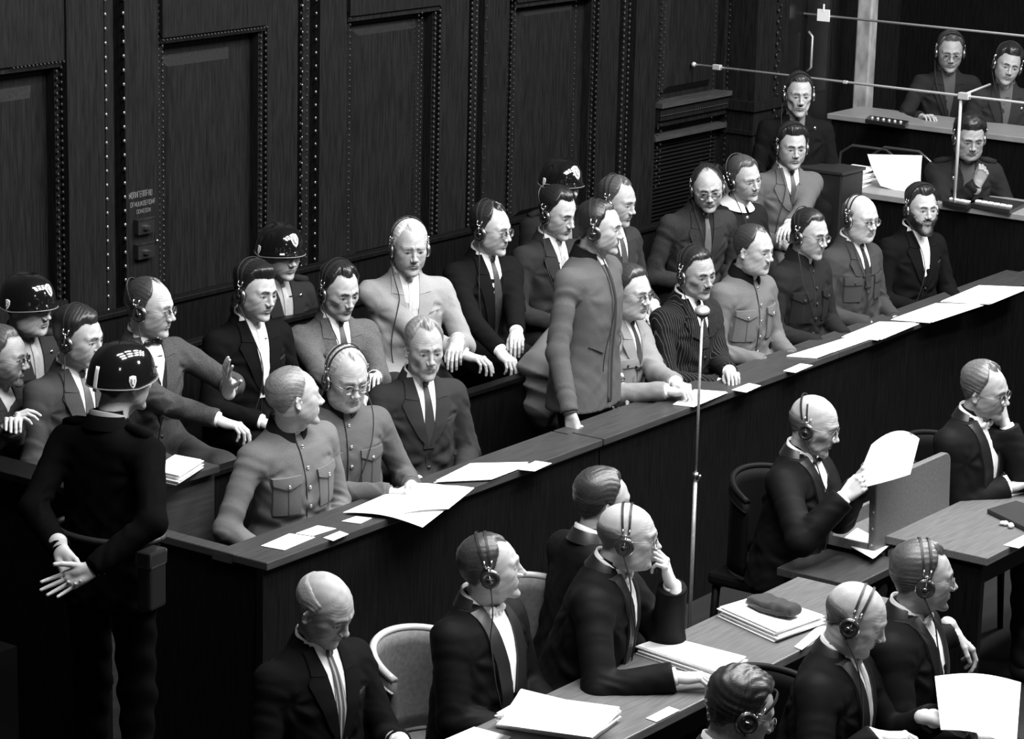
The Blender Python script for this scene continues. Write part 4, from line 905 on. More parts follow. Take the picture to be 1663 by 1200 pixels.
def bench(name, x0, x1, y, zf, label):
    t = empty(name, (x0, y, zf)); tag(t, label, 'bench'); L_ = x1-x0
    g = Geo(); box(g, (0, 0, 0.40), (L_, 0.40, 0.435)); build('seat', g, M_WOOD, t, smooth=False, bev=0.005)
    g = Geo(); box(g, (0, 0.385, 0.40), (L_, 0.415, 0.80)); build('backrest', g, M_WOOD, t, smooth=False, bev=0.005)
    g = Geo(); box(g, (0, 0.37, 0.80), (L_, 0.43, 0.825)); build('top_rail', g, M_WOOD, t, smooth=False, bev=0.004)
    for k in range(7): g = Geo(); x = 0.1+k*(L_-0.2)/6; box(g, (x-0.03, 0.03, 0), (x+0.03, 0.38, 0.40)); build('leg', g, M_WOOD, t, smooth=False)
bench('front_bench', 0.45, 6.5, 0.50, 0.19, 'dark wooden bench under the front row of seated men')
bench('rear_bench', 0.15, 6.55, 1.42, 0.43, 'dark wooden bench under the rear row behind the dock')
bench('guard_bench', 0.3, 5.4, 2.10, 0.43, 'dark bench against the panelled wall under the helmeted guards')
# grey coat hung over the front bench beside the standing man
def coat():
    P1, P2, P3, P4 = AY(905, 545, 1.02), AY(872, 598, 0.86), AY(880, 660, 0.84), AY(930, 720, 0.86)
    def f(P):
        d = smin(d_cone(P, P1, P2, 0.060, 0.078), d_cone(P, P2, P3, 0.078, 0.074), 0.05); d = smin(d, d_cone(P, P3, P4, 0.085, 0.07), 0.05)
        q = (P-P2.astype(np.float32)) @ np.array([0.75, -0.2, 0.62], np.float32); w = (P-P2.astype(np.float32)) @ np.array([-0.6, 0, 0.8], np.float32)
        return d-0.017*(0.5-np.abs(np.sin(q*34+2.0*np.sin(w*11)+0.6)))*sst(0.10, -0.02, (P-P2.astype(np.float32))[:, 2])-0.003*np.sin(w*60+q*25)
    A_ = np.array([P1, P2, P3, P4]); V, Q = nets(f, A_.min(0)-0.14, A_.max(0)+0.14, 0.008); g = Geo(); g.add(V, Q); return g
tag(build('folded_coat', coat(), mat('grey_gabardine', 0.13, 0.6, spec=0.25, bump=0.1, bscale=300)), 'grey coat in deep folds bundled on the bench beside the standing man', 'coat')

# ------------------------------------------------------------------ lawyers' tables and chairs
def table(name, x0, x1, y0, y1, z, label, thick=0.035, matr=None):
    t = empty(name, ((x0+x1)/2, (y0+y1)/2, 0)); tag(t, label, 'table'); hx, hy = (x1-x0)/2, (y1-y0)/2
    g = Geo(); box(g, (-hx, -hy, z-thick), (hx, hy, z)); build('tabletop', g, matr or M_TABLE, t, smooth=False, bev=0.004)
    g = Geo(); box(g, (-hx+.03, -hy+.04, z-0.13), (hx-.03, -hy+.06, z-thick)); build('apron', g, M_WOOD, t, smooth=False)
    for sx in (-1, 1):
        g = Geo(); box(g, (sx*(hx-.035)-.015, -hy+.03, 0), (sx*(hx-.035)+.015, hy-.03, z-thick)); build('side_panel', g, M_WOOD, t, smooth=False)
table('long_desk', -3.2, 1.72, -1.72, -1.27, 0.76, 'long narrow wooden table along the seated robed men with papers on it')
table('square_desk', 2.43, 4.4, -1.74, -1.27, 0.76, 'wooden table at right edge in front of the man resting chin on hand')
table('low_desk', 1.98, 2.41, -1.38, -1.02, 0.68, 'small dark desk left of the upright padded case, in front of the old bald man', matr=M_WOODH)
def chair(loc, rz, label, group=None, dark=False):
    t = empty('armchair', loc, rz); tag(t, label, 'chair', group or 'armchairs of the lawyers below the dock'); V = []
    R_ = 0.27
    g = Geo(); n, m = 24, 8
    for i in range(n):
        a = radians(-78+156*i/(n-1))
        for j in range(m): v = j/(m-1); V.append([R_*sin(a), 0.05-R_*cos(a)*(0.92), 0.50+0.38*v-0.06*(abs(a)/1.36)**2*v])
    V = np.array(V); c_ = V.mean(0); O_ = V.copy(); O_[:, :2] *= 0.90; Q = grid_q(n, m); o = len(V)
    bi = [i*m for i in range(n)]+[(n-1)*m+j for j in range(1, m)]+[i*m+m-1 for i in range(n-2, -1, -1)]+[j for j in range(m-2, 0, -1)]
    S_ = [[bi[k], bi[(k+1) % len(bi)], o+bi[(k+1) % len(bi)], o+bi[k]] for k in range(len(bi))]
    g.add(np.vstack([V, O_]), np.vstack([Q[:, ::-1], Q+o, S_])); build('backrest', g, mat('grey_upholstery', 0.10, 0.6, noise=0.2, nscale=60) if not dark else mat('black_stained_wood', 0.004, 0.6, spec=0.1), t)
    top = V.reshape(n, m, 3)[:, -1]*np.array([0.96, 0.96, 1])+[0, 0, 0.008]; g = Geo(); tube(g, top, 0.014, 8); build('top_rail', g, mat('light_varnish', 0.42, 0.2, spec=0.6) if not dark else mat('black_stained_wood'), t)
    low = V.reshape(n, m, 3)[:, -2]*np.array([1.02, 1.02, 1])+[0, 0, 0.01]; g = Geo(); tube(g, low, 0.005, 6); build('piping', g, MATS['light_varnish'] if not dark else mat('black_stained_wood'), t)
    g = Geo(); box(g, (-0.24, -0.20, 0.42), (0.24, 0.25, 0.48)); build('seat', g, MATS['grey_upholstery'] if not dark else mat('black_stained_wood', 0.004, 0.6, spec=0.1), t, smooth=False, bev=0.02)
    for sx in (-1, 1):
        for sy in (-1, 1): g = Geo(); tube(g, [(sx*0.20, sy*0.19+0.02, 0.43), (sx*0.21, sy*0.21+0.02, 0.0)], [0.02, 0.014], 8); build('leg', g, M_WOOD, t)
chair((-0.12, -0.86, 0), radians(180+10), 'upholstered chair with pale curved top rail left of the young man in profile')
chair((0.60, -0.80, 0), radians(180-6), 'upholstered chair with pale top rail between the young man in profile and the bald man')
chair((3.50, -0.98, 0), radians(180), 'dark chair behind the man resting his chin on his hand', dark=True)
chair((1.15, -2.05, 0), radians(180), 'dark chair behind the young man in rimless spectacles at lower right', dark=True)
chair((2.52, -0.70, 0), radians(180), 'chair under the old bald man holding a large sheet', dark=True)

# ------------------------------------------------------------------ papers
chair((-0.58, -0.76, 0), radians(180), 'dark chair under the lawyer with the striped tie at bottom left', dark=True)
chair((0.30, -2.0, 0), radians(180), 'dark chair under the bald moustached lawyer at lower right', dark=True)
chair((-0.75, -2.25, 0), radians(180), 'dark chair under the wavy haired man at the bottom edge', dark=True)
def sheet_pts(px, ax, val): return [at(u, v, ax, val) for u, v in px]
def pile(name, px, z, n, label, cat='papers', jig=0.006, group=None, tone=None, th=0.0022, base=None, seed=3):
    """n sheets, lying one on another from height z up; px = corners (counterclockwise seen from above) of the top sheet"""
    rn = random.Random(seed+len(px)); zt_ = z+n*th; P = np.array(sheet_pts(px, 2, zt_)); c = P.mean(0)
    a2 = sum(P[i][0]*P[(i+1) % 4][1]-P[(i+1) % 4][0]*P[i][1] for i in range(4))
    if a2 < 0: P = P[::-1]
    g = Geo()
    for k in range(n):
        a = radians(rn.uniform(-2, 2))*(k < n-1); off = np.array([rn.uniform(-jig, jig), rn.uniform(-jig, jig), 0])*(k < n-1); Q_ = (P-c) @ rotz(a).T+c+off; Q_[:, 2] = z+(k+1)*th; slab(g, Q_, th*0.75)
    return tag(build(name, g, tone or M_PAPER, smooth=False), label, cat, group or ('papers on the dock rail' if 0.9 < z < 1.1 else 'papers on the lawyers tables' if z < 0.8 else None))
RT = RZ+0.0015
RP = 'loose white cards on the dock rail'
pile('paper_card', [(424, 886), (462, 893), (512, 872), (470, 866)], RT, 1, 'blank white card at the left corner of the dock rail')
pile('paper_card', [(480, 866), (508, 870), (546, 858), (516, 853)], RT, 1, 'small white card second from the left corner of the dock rail')
pile('paper_card', [(525, 873), (541, 878), (566, 867), (552, 862)], RT, 1, 'narrow white strip at the outer edge of the rail near its left end')
pile('paper_card', [(555, 846), (585, 850), (604, 841), (578, 838)], RT, 1, 'small white card left of the big open document on the rail')
def open_doc():
    top = np.array([AZp(u, v, z) for u, v, z in ((557, 831, RZ+0.006), (668, 782, RZ+0.02), (764, 796, RZ+0.012), (728, 824, RZ+0.008), (687, 856, RZ-0.01))])
    return top
def curled(name, corners, n, m, fn, th, mt_, label, cat='papers'):
    """a sheet through four corners (a, b, c, d), lifted by fn(u, v)"""
    a, b, c, d = [np.asarray(p, float) for p in corners]; V = []
    for i in range(n):
        for j in range(m):
            u, v = i/(n-1), j/(m-1); V.append((a*(1-u)+b*u)*(1-v)+(d*(1-u)+c*u)*v+np.asarray(fn(u, v)))
    V = np.array(V); Q = grid_q(n, m); nrm = np.cross(V[m]-V[0], V[1]-V[0]); nrm = unit(nrm); o = len(V)
    bi = [i*m for i in range(n)]+[(n-1)*m+j for j in range(1, m)]+[i*m+m-1 for i in range(n-2, -1, -1)]+[j for j in range(m-2, 0, -1)]
    S_ = [[bi[k], bi[(k+1) % len(bi)], o+bi[(k+1) % len(bi)], o+bi[k]] for k in range(len(bi))]
    g = Geo(); g.add(np.vstack([V, V-nrm*th]), np.vstack([Q[:, ::-1] if nrm[2] < 0 else Q, (Q+o)[:, ::-1], S_])); return tag(build(name, g, mt_, angle=40), label, cat)
curled('open_document', [AZp(557, 832, RZ+0.008), AZp(686, 856, RZ-0.012), AZp(762, 797, RZ+0.014), AZp(668, 784, RZ+0.02)], 14, 10, lambda u, v: (0, 0, 0.02*sin(pi*u)*(1-v*0.5)), 0.002, M_PAPER, 'large open white document overhanging the rail before the bespectacled officer')
curled('document_sheet', [AZp(640, 836, RZ+0.016), AZp(728, 826, RZ+0.008), AZp(770, 792, RZ+0.014), AZp(690, 790, RZ+0.02)], 8, 8, lambda u, v: (0, 0, 0.008*sin(pi*u)), 0.002, M_PAPER, 'white sheet lying across the top of the large open document')
pile('paper_stack', [(708, 780), (795, 776), (858, 750), (764, 752)], RT, 5, 'white paper stack on the rail before the grey-haired man in a tie', jig=0.012)
pile('paper_card', [(840, 762), (868, 765), (896, 752), (870, 748)], RT, 1, 'white strip of paper right of the stack and left of the standing man')
pile('paper_stack', [(1095, 655), (1130, 659), (1180, 636), (1128, 632)], RT, 3, 'thin pale folder under the clasped hands beside the standing man', jig=0.008)
pile('paper_card', [(1188, 633), (1212, 637), (1236, 626), (1216, 622)], RT, 1, 'white card on the rail just right of the microphone stand')
pile('paper_card', [(1272, 602), (1292, 605), (1320, 593), (1300, 590)], RT, 1, 'white card on the rail below the long folder')
pile('paper_stack', [(1280, 577), (1330, 580), (1422, 545), (1380, 546)], RT, 3, 'long white folder on the rail before the uniformed man without headphones', jig=0.01)
pile('paper_stack', [(1370, 545), (1430, 550), (1487, 524), (1428, 522)], RT, 4, 'white paper stack on the rail before the bald man in rimless glasses', jig=0.014)
pile('paper_stack', [(1450, 517), (1514, 522), (1592, 494), (1520, 492)], RT, 4, 'white paper stack on the rail before the bearded man', jig=0.012)
pile('paper_stack', [(1530, 488), (1610, 492), (1668, 466), (1590, 463)], RT, 4, 'rightmost paper stack on the dock rail at the picture edge', jig=0.010)
pile('paper_stack', [(246, 762), (290, 772), (327, 746), (284, 738)], 1.152, 9, 'stack of papers on the raised desk right of the guard seen from behind', jig=0.01, th=0.0045)
# table papers
TZ = 0.7615
pile('paper_stack', [(1169, 985), (1262, 1026), (1336, 998), (1236, 965)], TZ, 9, 'thick paper pile under the black cap on the long table', jig=0.012, th=0.0045)
pile('paper_card', [(1290, 1050), (1302, 1055), (1350, 1018), (1330, 1015)], TZ, 1, 'white sheet edge beside the paper pile with the cap')
pile('paper_stack', [(1035, 1048), (1168, 1092), (1212, 1066), (1080, 1032)], TZ, 8, 'white paper stack by the hand of the bald man on the long table', jig=0.008, th=0.0042)
pile('paper_card', [(1049, 1166), (1066, 1172), (1104, 1153), (1086, 1147)], TZ, 1, 'small white card lying alone on the long table')
pile('paper_card', [(700, 1210), (790, 1225), (830, 1196), (770, 1180)], TZ, 2, 'white sheet at the bottom edge of the picture on the long table')
pile('paper_stack', [(1598, 780), (1640, 805), (1700, 790), (1640, 770)], TZ, 3, 'white sheets before the man resting his chin at right edge')
pile('paper_card', [(1630, 885), (1655, 890), (1690, 870), (1668, 866)], TZ, 1, 'white card at the right front edge of the right-hand table')
g = Geo(); pts = sheet_pts([(1603, 826), (1690, 868), (1740, 842), (1650, 812)], 2, TZ+0.02); slab(g, np.array(pts)[::1] if True else pts, 0.02); tag(build('leather_folder', g, M_LEATHER, smooth=False, bev=0.004), 'black leather folder on the right-hand table', 'folder')
g = Geo(); c = AZp(1637, 855, TZ); rn = random.Random(8)
for k in range(5): a = rn.uniform(0, 6); sphere(g, c+np.array([0.03*cos(a)*rn.random(), 0.03*sin(a), 0.008]), (0.018, 0.012, 0.010), 8, 6)
tag(build('crumpled_paper', g, mat('grey_scrap', 0.45, 0.8)), 'small crumpled scrap on the right-hand table', 'paper')
# bulky file with a bent cover
t = empty('open_file', AZp(900, 1170, TZ)); tag(t, 'bulky paper file with a bent white cover at the bottom of the picture', 'file'); L0 = np.array(t.location)
def rel(p): return np.asarray(p)-L0
g = Geo(); rn = random.Random(5); base = np.array([AZp(u, v, TZ) for u, v in ((806, 1182), (960, 1206), (1006, 1172), (858, 1152))])
for k in range(16):
    off = np.array([rn.uniform(-.006, .006), rn.uniform(-.006, .006), 0.0032*(k+1)]); slab(g, [rel(p+off) for p in base], 0.0026)
build('pages', g, M_PAPER, t, smooth=False)
V = []; n, m = 16, 6
A0, B0, C0, D0 = [rel(AZp(u, v, TZ+0.05)) for u, v in ((806, 1182), (848, 1148), (1004, 1170), (962, 1204))]
for i in range(n):
    u = i/(n-1)
    for j in range(m): v = j/(m-1); p = (A0*(1-v)+B0*v)*(1-u)+(D0*(1-v)+C0*v)*u; V.append(p+np.array([0, 0, 0.014+0.05*v*v*(1-u*0.7)]))
g = Geo(); V = np.array(V); Q = grid_q(n, m); g.add(np.vstack([V, V-[0, 0, 0.002]]), np.vstack([Q, (Q+len(V))[:, ::-1]])); build('cover', g, M_PAPER, t)
g = Geo(); e = [A0+(B0-A0)*v+np.array([0, 0, 0.012+0.045*v*v]) for v in np.linspace(0.3, 1, 8)]; tube(g, e, 0.010, 8); build('spine', g, M_PAPER, t)
# cap on the pile
t = empty('black_cap', AZp(1262, 992, TZ+0.045)); tag(t, 'flat black cloth cap lying on the paper pile', 'cap'); L0 = np.array(t.location)
dirx = unit(np.array(AZp(1300, 1000, 0.8))-np.array(AZp(1215, 968, 0.8))); diry = np.cross([0, 0, 1], dirx); Rc = np.stack([dirx, diry, [0, 0, 1]], 1)
def capf(P): return smin(d_box(P, (-0.035, 0, 0.018), (0.085, 0.055, 0.018), 0.014), d_box(P, (0.045, -0.004, 0.026), (0.06, 0.042, 0.020), 0.018), 0.012)-0.002*np.sin(P[:, 0]*90+P[:, 1]*60)
V, Q = nets(capf, (-.15, -.09, -.02), (.14, .09, .08), 0.004); g = Geo(); g.add(V, Q); build('crown', g, mat('black_felt', 0.012, 0.9, sheen=0.2), t, M4(Rc))
g = Geo(); tube(g, [(-0.118, -0.045, 0.012), (-0.03, -0.060, 0.010), (0.05, -0.050, 0.014), (0.105, -0.03, 0.02)], 0.008, 8); build('band', g, MATS['black_felt'], t, M4(Rc))
# document case with its lid standing open
ax_ = unit(np.array([AZp(1530, 828, 0.76)-AZp(1430, 880, 0.76)])[0]); t = empty('document_case', AZp(1420, 905, 0.69)); tag(t, 'grey padded document case with lid standing upright beside the square table', 'case'); L0 = np.array(t.location)
def lid():
    w, h, th, r = 0.66, 0.315, 0.032, 0.045; out = []
    for cx, cz, a0 in ((w-r, h-r, 0), (r*0.4, h-r*0.4, 90)):
        rr = r if a0 == 0 else r*0.4
        for k in range(7): a = radians(a0+k*15); out.append((cx+rr*cos(a), cz+rr*sin(a)))
    out += [(0, 0), (w, 0)]; out = np.array(out); n = len(out); V = np.vstack([np.stack([out[:, 0], np.full(n, y), out[:, 1]], 1) for y in (0.0, th)]); c = np.array([[w/2, 0, h/2], [w/2, th, h/2]])
    V = np.vstack([V, c]); g = Geo(); g.add(V, [[i, n+i, n+(i+1) % n, (i+1) % n] for i in range(n)], [[2*n, i, (i+1) % n] for i in range(n)]+[[2*n+1, n+(i+1) % n, n+i] for i in range(n)]); return g
Rl = frame(np.cross([0, 0, 1.0], [1, 0, 0]), [0, 0, 1.0])
build('lid', lid(), mat('grey_leather', 0.115, 0.55, noise=0.18, nscale=70, bump=0.2, bscale=220), t, M4(rotx(radians(-2)), (0.0, 0.0, 0.0)), smooth=False, bev=0.006)
g = Geo(); box(g, (0, 0.035, -0.0), (0.62, 0.30, 0.012)); box(g, (0, 0.28, 0), (0.62, 0.30, 0.075)); box(g, (0, 0.035, 0), (0.012, 0.30, 0.05)); box(g, (0.608, 0.035, 0), (0.62, 0.30, 0.06)); build('tray', g, MATS['grey_leather'], t, smooth=False)
g = Geo()
for z in (0.05, 0.12, 0.19): sphere(g, (-0.001, 0.016, z), (0.003, 0.005, 0.005), 8, 6)
tube(g, [(0.0, -0.004, 0.02), (0.03, -0.006, 0.018)], 0.006, 6); build('rivets', g, M_STEEL, t)
pile('case_papers', [(1366, 877), (1420, 906), (1446, 884), (1392, 857)], 0.712, 2, 'white papers lying inside the open document case')
# ------------------------------------------------------------------ microphone stand
t = empty('microphone_stand', (2.56, -0.25, 0)); tag(t, 'tall thin microphone stand rising in front of the dock rail', 'microphone')
g = Geo(); tube(g, [(0, 0, 0.02), (0, 0, 0.80)], 0.009, 10); build('lower_pole', g, M_STEEL, t)
g = Geo(); tube(g, [(0, 0, 0.80), (0, 0, 1.50)], 0.0062, 10); build('upper_pole', g, M_STEEL, t)
g = Geo(); lathe(g, [(0.001, 0.775), (0.015, 0.775), (0.017, 0.785), (0.017, 0.800), (0.012, 0.812), (0.001, 0.814)], 16); sphere(g, (0.018, -0.01, 0.792), 0.008, 8, 6); build('clamp', g, M_CHROME, t)
g = Geo(); lathe(g, [(0.001, 0.0), (0.15, 0.0), (0.15, 0.012), (0.05, 0.03), (0.02, 0.05), (0.001, 0.05)], 28); build('base', g, M_BLACK, t)
g = Geo(); Mm = M4(rotz(radians(-55)) @ rotx(radians(20)), (0, 0, 1.535)); lathe(g, [(0.001, -0.030), (0.012, -0.030), (0.028, -0.012), (0.032, 0.0), (0.0325, 0.006), (0.001, 0.006)], 24, Mm); hd = build('microphone', g, M_BLACK, t)
g = Geo(); lathe(g, [(0.0325, 0.004), (0.0335, 0.010), (0.027, 0.019), (0.012, 0.024), (0.001, 0.025)], 24, Mm); build('mesh_cap', g, mat('mic_mesh', 0.4, 0.35, metal=0.5, bump=0.5, bscale=900), hd)
g = Geo(); tube(g, [(0, 0, 1.45), (0.016, 0.006, 1.47), (0.014, 0.006, 1.51)], 0.004, 6); build('swivel', g, M_STEEL, t)

# ------------------------------------------------------------------ interpreters' booth
def booth_desk(name, x, y0, y1, z, depth, zf, label):
    t = empty(name, (x, (y0+y1)/2, zf)); tag(t, label, 'desk'); h = (y1-y0)/2
    g = Geo(); box(g, (0, -h, z-zf-0.035), (depth, h, z-zf)); build('desktop', g, mat('pale_desktop', 0.22, 0.4, spec=0.5, noise=0.15, scale=(14, 1, 1), nscale=7), t, smooth=False, bev=0.004)
    g = Geo(); box(g, (0.03, -h+.02, 0), (0.06, h-.02, z-zf-0.035)); build('front_panel', g, M_WOOD, t, smooth=False)
    g = Geo(); box(g, (0.06, h-.05, 0), (depth-.02, h-.02, z-zf-0.035)); build('side_panel', g, M_WOOD, t, smooth=False)
booth_desk('interpreter_desk', 6.92, -1.6, 1.66, 1.28, 0.46, 0.0, 'nearer interpreters desk with papers and a dark front behind the bearded man')
booth_desk('interpreter_desk', 8.22, -1.2, 2.40, 1.50, 0.45, 0.5, 'farther interpreters desk at top right below the stone pilaster')
def rail(name, X, pL, y1, z, label, nodes, post=None):
    y0 = float(AX(*pL, X)[1]); t = empty(name, (X, y0, z)); tag(t, label, 'rail'); g = Geo(); tube(g, [(0, 0, 0), (0, y1-y0, 0)], 0.0075, 8); build('rod', g, mat('aluminium', 0.62, 0.35, metal=0.4), t)
    g = Geo(); sphere(g, (0, 0, 0), 0.016, 10, 8); build('end_cap', g, MATS['aluminium'], t)
    for y, s in nodes: g = Geo(); box(g, (-0.013*s, y-y0-0.022*s, -0.013*s), (0.013*s, y-y0+0.022*s, 0.013*s)); build('clamp', g, MATS['aluminium'], t, smooth=False, bev=0.003)
    if post:
        py_, zb = post; g = Geo(); tube(g, [(0, py_-y0, 0), (0.0, py_-y0, zb-z)], 0.010, 8); build('post', g, MATS['aluminium'], t)
        g = Geo(); tube(g, [(0, py_-y0, 0.0), (0.42, py_-y0+0.03, 0.02)], 0.007, 8); build('stay', g, MATS['aluminium'], t)
    return t
XL = 6.95; zL = 1.915; ym = lambda u, v: float(AX(u, v, XL)[1])
rail('glass_screen_rail', XL, (1127, 101), -1.5, zL, 'long pale metal rod with a post standing on the nearer interpreters desk', [(ym(1165, 105), 1.2), (ym(1373, 133), 0.7), (ym(1566, 158), 1.5)], (ym(1560, 170), 1.28))
t = rail('glass_screen_rail', 8.24, (1290, 23), -1.2, 2.125, 'upper pale metal rod above the farther interpreters desk', [])
g = Geo(); y_ = float(AX(1338, 36, 8.24)[1])-float(t.location[1]); box(g, (-0.012, y_-0.045, -0.035), (-0.006, y_+0.045, 0.042)); tube(g, [(-0.01, y_, 0.03), (-0.01, y_, 0.075)], 0.006, 6); build('tag', g, M_PAPER, t, smooth=False)
DZ = 1.2815
# big upright sheet, binders, consoles
a, b = AZp(1404, 300, 1.30), AZp(1492, 300, 1.30); X0 = 7.12
curled('upright_chart', [AX(1430, 302, X0), AX(1496, 322, X0), AX(1491, 254, X0), AX(1402, 252, X0)], 12, 10, lambda u, v: (0.05*(v**2), 0, 0), 0.003, M_PAPER, 'large white sheet standing upright on the nearer interpreters desk', 'chart')
pile('paper_stack', [(1510, 300), (1546, 305), (1560, 296), (1530, 291)], DZ, 3, 'white papers behind the bearded man on the nearer interpreters desk', jig=0.01)
for k, (px, lb) in enumerate(((((1530, 325), (1570, 333), (1600, 322), (1560, 314)), 'dark control console with switches at the foot of the metal post'), (((1570, 329), (1640, 341), (1668, 328), (1600, 318)), 'dark control console at the right edge of the nearer interpreters desk'))):
    P = np.array(sheet_pts(px, 2, DZ+0.025)); L0 = P.mean(0)-[0, 0, 0.025]; t = empty('control_console', L0); tag(t, lb, 'console', 'control consoles on the interpreters desks'); g = Geo(); slab(g, P-L0, 0.025); build('case', g, M_BLACK, t, smooth=False, bev=0.003)
    for q in range(6 if k else 4):
        f_ = (q+1)/(7 if k else 5); c = (P[0]*(1-f_)+P[1]*f_)*0.7+(P[3]*(1-f_)+P[2]*f_)*0.3-L0; g = Geo(); box(g, c-np.array([.014, .014, 0]), c+np.array([.014, .014, .008])); build('label_plate', g, M_PAPER, t, smooth=False)
P = np.array(sheet_pts(((1405, 193), (1470, 203), (1476, 196), (1412, 187)), 2, 1.53)); L0 = P.mean(0)-[0, 0, 0.03]; t = empty('control_console', L0); tag(t, 'black control console on the farther interpreters desk', 'console', 'control consoles on the interpreters desks'); g = Geo(); slab(g, P-L0, 0.028); build('case', g, M_BLACK, t, smooth=False, bev=0.004)
for q in range(6): f_ = (q+1)/7; c = (P[0]*(1-f_)+P[1]*f_)*0.7+(P[3]*(1-f_)+P[2]*f_)*0.3-L0; g = Geo(); sphere(g, c+[0, 0, 0.003], 0.012, 8, 6); build('knob', g, M_STEEL, t)
# boxes and papers at the end of the desk
c = AX(1335, 268, 6.75); t = empty('equipment_box', (6.72, float(c[1]), 1.0)); tag(t, 'dark equipment box between the tall man in a vest and the interpreters desk', 'box')
g = Geo(); box(g, (-0.1, -0.21, -0.8), (0.16, 0.20, 0.42)); build('case', g, mat('dark_box', 0.010, 0.5), t, smooth=False, bev=0.01); g = Geo(); box(g, (-0.11, -0.22, 0.42), (0.17, 0.21, 0.44)); build('lid', g, mat('box_lid', 0.018, 0.45), t, smooth=False, bev=0.004)
c = AX(1385, 285, 7.1); g = Geo(); rn = random.Random(2)
for k in range(7): slab(g, [(7.0+rn.uniform(-.02, .02), c[1]-0.10, 1.29+0.016*k), (7.2, c[1]-0.10+rn.uniform(-.02, .02), 1.29+0.016*k), (7.2, c[1]+0.06, 1.29+0.016*k), (7.0, c[1]+0.06+rn.uniform(-.02, .02), 1.29+0.016*k)], 0.008 if k % 2 else 0.012)
tag(build('crumpled_papers', g, M_PAPER, smooth=False), 'untidy heap of papers left of the big upright sheet', 'papers')
g = Geo(); c = AZp(1393, 290, DZ); lathe(g, [(0.001, 0), (0.022, 0), (0.022, 0.05), (0.018, 0.055), (0.001, 0.055)], 16, M4(None, c)); tag(build('ink_bottle', g, M_BLACK), 'small black ink bottle before the untidy paper heap', 'bottle')
# loudspeaker with a round opening leaning behind the back row, and chairs of the interpreters
c = AY(1113, 318, 2.35); t = empty('projector_case', (c[0]-0.1, c[1], 0.43)); tag(t, 'dark sloping equipment case with a round socket behind the man in round glasses', 'case')
Rp = roty(radians(28)); g = Geo(); box(g, (-0.13, -0.07, 0.0), (0.13, 0.07, float(c[2])-0.2)); build('case', g, mat('dark_box'), t, M4(Rp), smooth=False, bev=0.01)
g = Geo(); box(g, (-0.03, -0.078, 0.45), (0.10, -0.068, float(c[2])-0.24)); build('face_plate', g, mat('grey_enamel', 0.13, 0.5), t, M4(Rp), smooth=False)
g = Geo(); a = np.arange(21)*2*pi/20; tube(g, np.stack([0.035+0.022*np.cos(a), np.full(21, -0.082), 0.36+float(c[2])-0.78+0.022*np.sin(a)], 1), 0.006, 6, False); build('socket', g, M_STEEL, t, M4(Rp))
for k, (u, v, lb) in enumerate(((1412, 240, 'thin bent metal chair top left of the upright sheet'), (1465, 243, 'thin bent metal chair top right behind the upright sheet'))):
    c = AX(u, v, 7.75); t = empty('metal_chair', (c[0], c[1], 0.5)); tag(t, lb, 'chair', 'metal chairs in the interpreters booth'); h = c[2]-0.5
    g = Geo(); tube(g, [(0.0, -0.22, h-0.25), (0, -0.20, h-0.05), (0, -0.12, h), (0, 0.12, h), (0, 0.20, h-0.05), (0, 0.22, h-0.25), (0, 0.22, 0)], 0.010, 8); build('back_frame', g, mat('chair_tube', 0.12, 0.3, metal=0.7), t)
    g = Geo(); box(g, (-0.38, -0.2, 0.42), (0.0, 0.2, 0.45)); build('seat', g, mat('dark_box'), t, smooth=False, bev=0.01)
    g = Geo(); tube(g, [(-0.36, -0.2, 0.42), (-0.36, -0.2, 0)], 0.01, 6); build('leg', g, MATS['chair_tube'], t); g = Geo(); tube(g, [(-0.36, 0.2, 0.42), (-0.36, 0.2, 0)], 0.01, 6); build('leg', g, MATS['chair_tube'], t); g = Geo(); tube(g, [(0, -0.22, h-0.25), (0, -0.22, 0)], 0.01, 6); build('leg', g, MATS['chair_tube'], t)

# ------------------------------------------------------------------ people
BK, DKH, GRY, WHT, BLD = dict(tone=0.012), dict(tone=0.022), dict(tone=0.13), dict(tone=0.45), dict(tone=0.2)
def W(u, v, Y): return AY(u, v, Y)
def hd(kind, u=None, v=None, Y=None, **k):
    d = dict(kind=kind); d.update(k)
    if u is not None: d['pos'] = AY(u, v, Y)
    return d
DN, UP = (0, 0, -1), (0, 0, 1)
BY = 1.35; FZ, BZ = 0.19, 0.43
